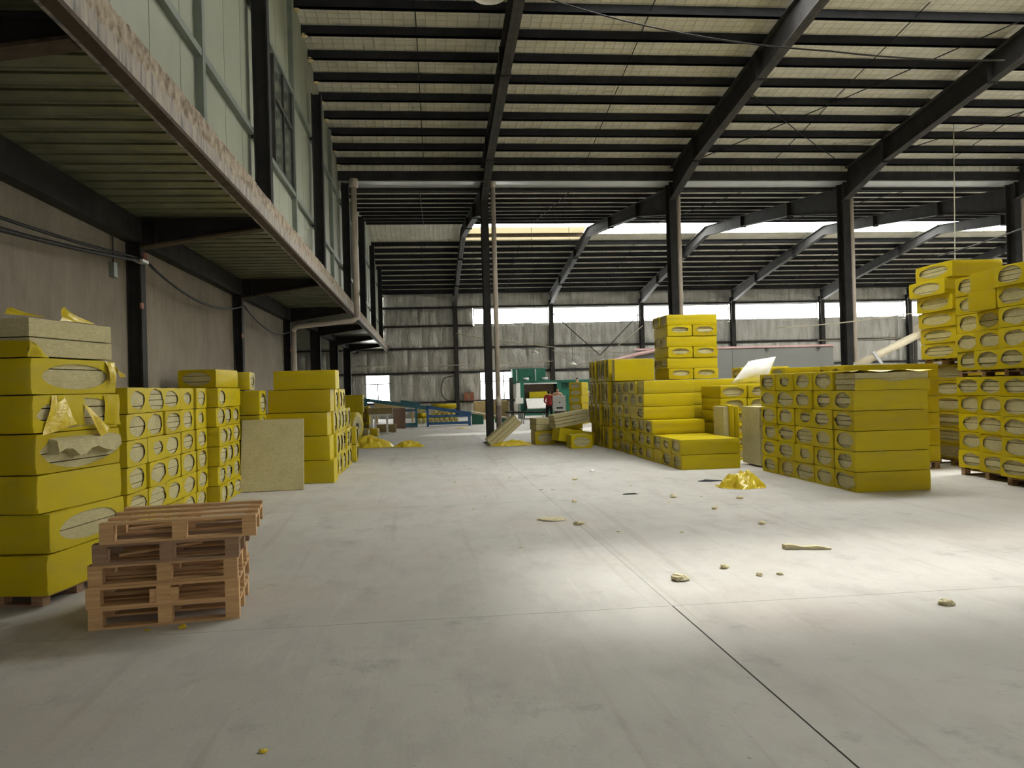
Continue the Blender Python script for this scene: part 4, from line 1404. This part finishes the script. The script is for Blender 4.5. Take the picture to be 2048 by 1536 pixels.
def roll(p0, p1, rad, label, group, mat='yellow_film', core=True):
    c = Vector(p0)
    r_ = root('insulation_roll', (c.x, c.y, min(p0[2], p1[2]) - rad), label, 'roll', group)
    d = (Vector(p1) - c).normalized()
    part('film_cover', MB().tube([p0, p1], rad, 14), mat, r_, True)
    part('wool_end', MB().tube([c - d * 0.01, c + d * 0.02], rad * 0.7, 12), 'rock_wool', r_)
    part('core_hole', MB().tube([c - d * 0.013, c + d * 0.02], rad * 0.22, 8), 'dark_cloth', r_)
    return r_


for k in range(6):
    roll((0.28 + k * 0.26, 42.6, 0.13), (0.28 + k * 0.26, 43.6, 0.13), 0.125, 'yellow roll in the bottom row behind the conveyor, %s from left' % NTH[k], 'rolls behind the conveyor')
for k in range(5):
    roll((0.41 + k * 0.26, 42.7, 0.36), (0.41 + k * 0.26, 43.7, 0.36), 0.125, 'yellow roll in the second row behind the conveyor, %s from left' % NTH[k], 'rolls behind the conveyor')
for k in range(4):
    roll((0.54 + k * 0.26, 42.7, 0.59), (0.54 + k * 0.26, 43.7, 0.59), 0.125, 'yellow roll in the third row behind the conveyor, %s from left' % NTH[k], 'rolls behind the conveyor')
roll((1.62, 43.1, 0.84), (0.3, 43.1, 0.84), 0.13, 'yellow roll lying across the top of the roll pile', 'rolls behind the conveyor')
for k in range(2):
    roll((-0.35 + 0.28 * k, 42.5, 0.13), (-0.35 + 0.28 * k, 43.5, 0.13), 0.13, 'yellow roll left of the roll pile, bottom, %s' % NTH[k], 'rolls left of the pile')
roll((-0.5, 42.9, 0.38), (0.15, 42.9, 0.38), 0.13, 'yellow roll lying crosswise left of the roll pile', 'rolls left of the pile')
roll((-0.22, 42.5, 0.63), (-0.22, 43.5, 0.63), 0.13, 'yellow roll on top, left of the roll pile', 'rolls left of the pile')
roll((-1.78, 31.3, 0.17), (-2.5, 31.5, 0.17), 0.16, 'yellow roll on the floor past the left pile', 'rolls on the floor')
roll((-2.1, 30.9, 0.17), (-3.0, 31.1, 0.17), 0.165, 'brown roll on the floor past the left pile', 'rolls on the floor', 'brown_wool')
roll((-2.4, 29.4, 0.5), (-2.9, 29.6, 0.5), 0.5, 'big upright yellow roll half hidden by the left pile', 'rolls on the floor')

for k in range(2):
    b = MB()
    x = -1.45 + k * 0.33
    b.add([(x, 37.4 - 0.1 * k, 0), (x + 0.52 - 0.3 * k, 37.3 - 0.1 * k, 0), (x + 0.52 - 0.3 * k, 37.33 - 0.1 * k, 0), (x, 37.43 - 0.1 * k, 0),
           (x, 37.7 - 0.1 * k, 0.92), (x + 0.52 - 0.3 * k, 37.62 - 0.1 * k, 0.92), (x + 0.52 - 0.3 * k, 37.65 - 0.1 * k, 0.92), (x, 37.73 - 0.1 * k, 0.92)],
          [(0, 3, 2, 1), (4, 5, 6, 7), (0, 1, 5, 4), (1, 2, 6, 5), (2, 3, 7, 6), (3, 0, 4, 7)])
    single('plywood_sheet', b, 'plywood', ('wide reddish plywood sheet leaning by the conveyor', 'narrow reddish plywood sheet leaning by the conveyor')[k], 'board', 'plywood sheets')
r = root('steel_trestle', (-1.8, 33.0, 0), 'grey steel trestle carrying a brown slab past the left pile', 'trestle')
part('top_frame', MB().box(-2.2, -1.4, 32.8, 33.3, 0.74, 0.8), 'window_frame', r)
for x in (-2.12, -1.98, -1.52):
    for y in (32.85, 33.25):
        part('leg', MB().box(x - 0.03, x + 0.03, y - 0.03, y + 0.03, 0, 0.74), 'window_frame', r)
part('foot', MB().box(-1.8, -1.4, 32.8, 33.3, 0, 0.05), 'window_frame', r)
bale(-1.78, 33.05, 0.80, 1.0, 0.55, 0.25, 'torn', 0.0, 'brown wool slab lying on the steel trestle', 'brown bales', brown=True, bare=True)
for row in range(3):
    bale(-2.55, 33.9, row * 0.37, 0.9, 0.6, 0.365, 'wide', math.pi / 2, 'brown bale stacked beyond the left pile, %s layer' % ORD[row], 'brown bales', brown=True, bare=(row == 0))
bale(-1.65, 34.2, 0, 0.9, 0.6, 0.35, 'torn', 0.0, 'brown bale on the floor behind the trestle', 'brown bales', brown=True, bare=True)
bale(-2.85, 31.9, 0.0, 0.9, 0.7, 0.9, 'oval', 0.0, 'lower tall bale just past the left pile', 'brown bales')
bale(-2.75, 31.9, 0.91, 0.8, 0.6, 0.68, 'oval', 0.0, 'upper tall bale just past the left pile', 'brown bales')
single('tan_slab', MB().box(2.7, 4.6, 45.2, 46.2, 0.0, 1.0), 'tan_board', 'tan insulation slab block under the far window', 'slab')
b = MB()
b.box(-2.7, -0.6, 44.5, 44.6, 0.85, 1.05).box(-2.7, -0.6, 44.5, 45.2, 0.8, 0.85).box(-2.65, -2.55, 44.5, 45.2, 0, 0.8).box(-0.75, -0.65, 44.5, 45.2, 0, 0.8)
single('work_bench', b, 'tan_board', 'tan wooden work bench behind the teal conveyor', 'bench')
r = root('tool_box', (2.75, 50.95, 0.98), 'reddish wooden box on the far wall ledge', 'box')
part('body', MB().box(2.42, 3.02, 50.78, 51.14, 0.98, 1.48), 'red_box', r)
part('front_batten', MB().box(2.66, 2.78, 50.765, 50.78, 1.0, 1.46), 'brown_wood', r)
cb = MB()
cb.tube([(1.95, 50.78, 2.6)] + [(1.5 + 0.5 * math.cos(a), 50.7, 1.75 + 0.75 * math.sin(a)) for a in [math.radians(q) for q in range(80, 290, 15)]], 0.025, 6)
single('hanging_hose', cb, 'black_rubber', 'black hose looped beside the far wall column', 'hose', smooth=True)


# ------------------------------------------------------------------ people (far, at the machine)
def person(x, y, face, mats, label, z0=0.0, height=1.68, arm=0.35):
    """one continuous skinned body; mats = (hair, skin, shirt, trousers)"""
    h = height / 1.7
    P = [(0, 0, 0.92, .15), (0, 0, 1.08, .14), (0, .01, 1.25, .16), (0, 0, 1.40, .13), (0, 0, 1.47, .055), (0, .02, 1.54, .075), (0, .025, 1.62, .085), (0, .01, 1.69, .05)]
    Ed = [(i, i + 1) for i in range(7)]
    for s in (-1, 1):
        b0 = len(P)
        P += [(s * .19, 0, 1.38, .065), (s * .24, .02, 1.12, .05), (s * .20, arm * 0.7, 1.02, .038), (s * .17, arm, 1.02, .045)]
        Ed += [(3, b0), (b0, b0 + 1), (b0 + 1, b0 + 2), (b0 + 2, b0 + 3)]
        b0 = len(P)
        P += [(s * .1, 0, .84, .095), (s * .11, .02, .48, .065), (s * .11, -.01, .1, .045), (s * .12, .14, .045, .04)]
        Ed += [(0, b0), (b0, b0 + 1), (b0 + 1, b0 + 2), (b0 + 2, b0 + 3)]
    me = bpy.data.meshes.new('body')
    me.from_pydata([(p[0] * h, p[1] * h, p[2] * h) for p in P], Ed, [])
    o = bpy.data.objects.new('person', me)
    C.objects.link(o)
    sk = o.modifiers.new('skin', 'SKIN')
    for i, p in enumerate(P):
        d = me.skin_vertices[0].data[i]
        d.radius = (p[3] * h, p[3] * h * (0.8 if i in (1, 2, 3) else 1.0))
        d.use_root = (i == 0)
    o.modifiers.new('sub', 'SUBSURF').levels = 2
    dg = bpy.context.evaluated_depsgraph_get()
    m2 = bpy.data.meshes.new_from_object(o.evaluated_get(dg))
    bpy.data.objects.remove(o)
    for m in mats:
        m2.materials.append(MATS[m])
    for f in m2.polygons:
        c = f.center / h
        if c.z > 1.5:
            f.material_index = 0 if (c.z > 1.63 or c.y < 0.0) else 1
        elif c.z > 1.44:
            f.material_index = 1
        elif abs(c.x) > 0.15 and c.y > 0.12 * (arm / 0.35) and c.z > 0.8:
            f.material_index = 1
        elif c.z > 0.93:
            f.material_index = 2
        else:
            f.material_index = 3
    m2.shade_smooth()
    m2.name = 'body'
    r_ = link('person', m2, None, (x, y, z0), (0, 0, face))
    tag(r_, label, 'person', 'workers at the machine')
    return r_


person(5.70, 37.6, math.radians(-20), ('hair', 'skin', 'red_cloth', 'dark_cloth'), 'person in a red shirt standing left of the grey cabinet', 0, 1.56)
person(6.22, 38.3, math.radians(170), ('hair', 'skin', 'skin', 'dark_cloth'), 'bare-shouldered person standing behind the grey cabinet', 0, 1.66)
person(7.95, 42.4, math.radians(150), ('hair', 'skin', 'dark_cloth', 'dark_cloth'), 'person whose head shows above the orange bales', 0, 1.74)
pz = person(7.68, 38.1, math.radians(100), ('white_plastic', 'skin', 'blue_cloth', 'blue_cloth'), 'person in blue with a white cap right of the orange bales', 0, 1.45)

# platform the rear worker stands on
r = root('work_platform', (7.95, 42.4, 0), 'low dark platform behind the orange bales', 'platform')
part('deck', MB().box(7.4, 8.5, 42.0, 42.9, 0.33, 0.4), 'dusty_steel', r)
for x in (7.45, 8.45):
    for y in (42.05, 42.85):
        part('leg', MB().box(x - 0.03, x + 0.03, y - 0.03, y + 0.03, 0, 0.33), 'dusty_steel', r)
for o in C.objects:
    if o.get('label', '').startswith('person whose head'):
        o.location.z = 0.4

# ------------------------------------------------------------------ right background
r = root('partition_wall', (17.0, 44.0, 0), 'plain grey partition behind the white bag with pink rail', 'partition')
part('panel', MB().box(11.5, 17.0, 44.0, 44.1, 0, 3.55), 'grey_partition', r)
part('panel', MB().box(17.02, 22.9, 44.0, 44.1, 0, 3.55), 'grey_partition', r)
part('rail', MB().box(11.5, 22.9, 43.95, 44.12, 3.56, 3.66), 'pink_rail', r)
for x in (13.0, 16.0, 19.0, 22.0):
    part('bracket', MB().box(x - 0.08, x + 0.08, 43.9, 44.0, 3.4, 3.55), 'dusty_steel', r)
single('pink_pole', MB().tube([(10.3, 43.87, 3.05), (11.6, 43.87, 3.35), (13.0, 43.87, 3.6)], 0.09, 8), 'pink_rail', 'pinkish pole slanting behind the tower of bales', 'pole')
# leaning pale auger tube
r = root('auger_tube', (9.0, 22.0, 0), 'pale slanting tube with a flange behind the wide block', 'tube')
p0, p1 = Vector((12.1, 22.0, 2.06)), Vector((14.05, 22.0, 2.92))
part('tube', MB().tube([p0, p1], 0.11, 14), 'pale_pipe', r, True)
d_ = (p1 - p0).normalized()
part('flange', MB().tube([p1, p1 + d_ * 0.08], 0.27, 16), 'pale_pipe', r, True)
part('spout', MB().tube([(12.2, 22.0, 2.12), (12.05, 22.0, 1.95), (12.0, 22.0, 1.7)], 0.1, 12), 'pale_pipe', r, True)
part('support_leg', MB().tube([(13.9, 22, 2.85), (13.9, 22, 0)], 0.05, 8), 'dusty_steel', r)
part('support_leg', MB().tube([(12.1, 22, 2.0), (12.1, 22, 0)], 0.05, 8), 'dusty_steel', r)
part('clamp', MB().bar((12.55, 21.88, 2.45), (12.8, 21.88, 2.1), 0.05, 0.08), 'window_frame', r)

# white bag on the grey-topped pile
b = MB()
n = 10
ax_ = [(-0.56, -0.08), (-0.14, 0.42), (0.5, 0.5), (0.22, -0.08)]
vs = []
for side in (-1, 1):
    for j in range(n + 1):
        for i in range(n + 1):
            u, w_ = i / n, j / n
            A = Vector(ax_[0]).lerp(Vector(ax_[3]), u)
            B_ = Vector(ax_[1]).lerp(Vector(ax_[2]), u)
            q = A.lerp(B_, w_)
            th = 0.2 * (math.sin(math.pi * u) * math.sin(math.pi * w_)) ** 0.5
            vs.append((7.38 + q.x, 17.75 + side * th + 0.02 * noise.noise(Vector((u * 5, w_ * 5, side))), 1.74 + q.y + 0.015 * noise.noise(Vector((u * 4, w_ * 4, 3)))))
m_ = (n + 1) * (n + 1)
fs = []
for sidx in (0, 1):
    for j in range(n):
        for i in range(n):
            k = sidx * m_ + j * (n + 1) + i
            fs.append((k, k + 1, k + n + 2, k + n + 1))
b.add(vs, fs)
single('white_bag', b, 'white_plastic', 'big white woven bag slumped on the grey-topped pile', 'bag', smooth=True)


# ------------------------------------------------------------------ lamps and cables
def sagged(a, b_, sag_, n=14):
    a, b_ = Vector(a), Vector(b_)
    return [a.lerp(b_, i / n) - Vector((0, 0, sag_ * 4 * (i / n) * (1 - i / n))) for i in range(n + 1)]


def lamp(x, y, z, rad, ztop, label):
    r_ = root('hanging_lamp', (x, y, z), label, 'lamp', 'hanging lamp shades')
    part('shade', MB().lathe([(rad, 0.0), (rad * 0.93, 0.05 * rad / 0.15), (rad * 0.6, 0.45 * rad), (rad * 0.22, 0.62 * rad), (rad * 0.2, 0.85 * rad), (0.0, 0.9 * rad)], (x, y, z), 18), 'enamel', r_, True)
    part('socket', MB().tube([(x, y, z + 0.25 * rad), (x, y, z + 0.6 * rad)], 0.15 * rad, 8), 'dusty_steel', r_)
    part('cord', MB().tube([(x, y, z + 0.85 * rad), (x, y, ztop)], 0.008, 5), 'black_rubber', r_)


lamp(4.74, 35.0, 3.16, 0.17, zp(35) + 0.21, 'small white lamp shade hanging left, before the far wall')
lamp(6.42, 35.2, 2.62, 0.17, zp(35.2) + 0.21, 'small white lamp shade hanging low above the green machine')
lamp(1.10, 12.0, 7.44, 0.23, zp(12) + 0.21, 'white enamel lamp shade at the top of the picture')


def cable(pts, rad, mat, label, group=None):
    single('cable', MB().tube(pts, rad, 6), mat, label, 'cable', group, True)


cable(sagged((2.0, 50.72, 5.15), (13.8, 50.72, 3.65), 0.2), 0.03, 'pale_cable', 'pale cable sagging across the hall above the machine')
cable(sagged((-4.1, 50.72, 3.25), (8.0, 50.72, 3.3), 0.08), 0.03, 'pale_cable', 'long pale cable stretched low along the far wall')
cable(sagged((9.6, 50.72, 3.0), (13.8, 50.72, 5.4), 0.3), 0.03, 'pale_cable', 'pale cable climbing from the low lamp to the right')
cable(sagged((5.6, 35.5, 3.3), (6.4, 35.2, 2.75), 0.03), 0.016, 'pale_cable', 'short pale cable dropping to the low lamp')
cable(sagged((8.05, 50.7, 6.3), (11.0, 50.7, 3.6), 0.0), 0.03, 'dusty_steel', 'left brace rod crossing the foil far wall', 'far wall bracing')
cable(sagged((13.75, 50.7, 6.3), (11.0, 50.66, 3.6), 0.0), 0.03, 'dusty_steel', 'right brace rod crossing the foil far wall', 'far wall bracing')
cable(sagged((-4.0, 4.0, 3.45), (-3.98, 12.3, 3.7), 0.12), 0.018, 'black_rubber', 'upper black cable on the left plaster wall near the camera')
cable(sagged((-3.98, 4.0, 3.2), (-3.96, 12.3, 3.66), 0.10), 0.026, 'black_rubber', 'lower thick black cable on the left plaster wall')
cable(sagged((-3.97, 12.4, 3.68), (-3.97, 18.9, 3.7), 0.3), 0.02, 'black_rubber', 'black cable sagging between the first wall posts')
cable(sagged((-3.97, 18.9, 3.7), (-3.97, 25.4, 3.6), 0.3), 0.02, 'black_rubber', 'black cable sagging between the farther wall posts')
cable(sagged((10.6, 24.0, 3.3), (20.0, 24.0, 4.6), 0.25), 0.02, 'pale_cable', 'thin pale cable rising behind the leaning double-height stack')
cable(sagged((15.0, 30, 3.2), (26.0, 30, 4.1), 0.3), 0.02, 'pale_cable', 'thin pale cable crossing before the strip windows')
cable(sagged((12.0, 18.0, 4.5), (19.0, 17.0, 7.5), 0.3), 0.02, 'dusty_steel', 'cable slanting up over the right-hand stacks')
cable(sagged((2.05, 15.2, 9.12), (6.6, 12.5, 6.95), 0.2) + sagged((6.6, 12.5, 6.95), (9.6, 12.5, 6.85), 0.05)[1:], 0.014, 'dusty_steel', 'frayed pale cable slung under the near roof')
r = root('cable_bracket', (-4.0, 12.2, 3.6), 'small cable bracket on the first wall post', 'bracket')
part('arm', MB().box(-4.02, -3.9, 12.05, 12.3, 3.62, 3.66), 'window_frame', r)
part('insulator', MB().tube([(-3.93, 12.22, 3.66), (-3.93, 12.22, 3.76)], 0.035, 8), 'red_box', r)
cable(sagged((15.4, 22.2, 9.1), (15.3, 22.2, 4.3), 0.0), 0.015, 'pale_cable', 'thin cord hanging from the roof above the right stacks')
r = root('junction_box', (-4.18, 11.65, 3.35), 'small pale junction box on the left plaster wall', 'box')
part('body', MB().box(-4.2, -4.13, 11.6, 11.72, 3.35, 3.55), 'mezzanine_rail', r)
part('conduit', MB().tube([(-4.16, 11.66, 3.55), (-4.16, 11.66, 3.93)], 0.012, 6), 'dusty_steel', r)
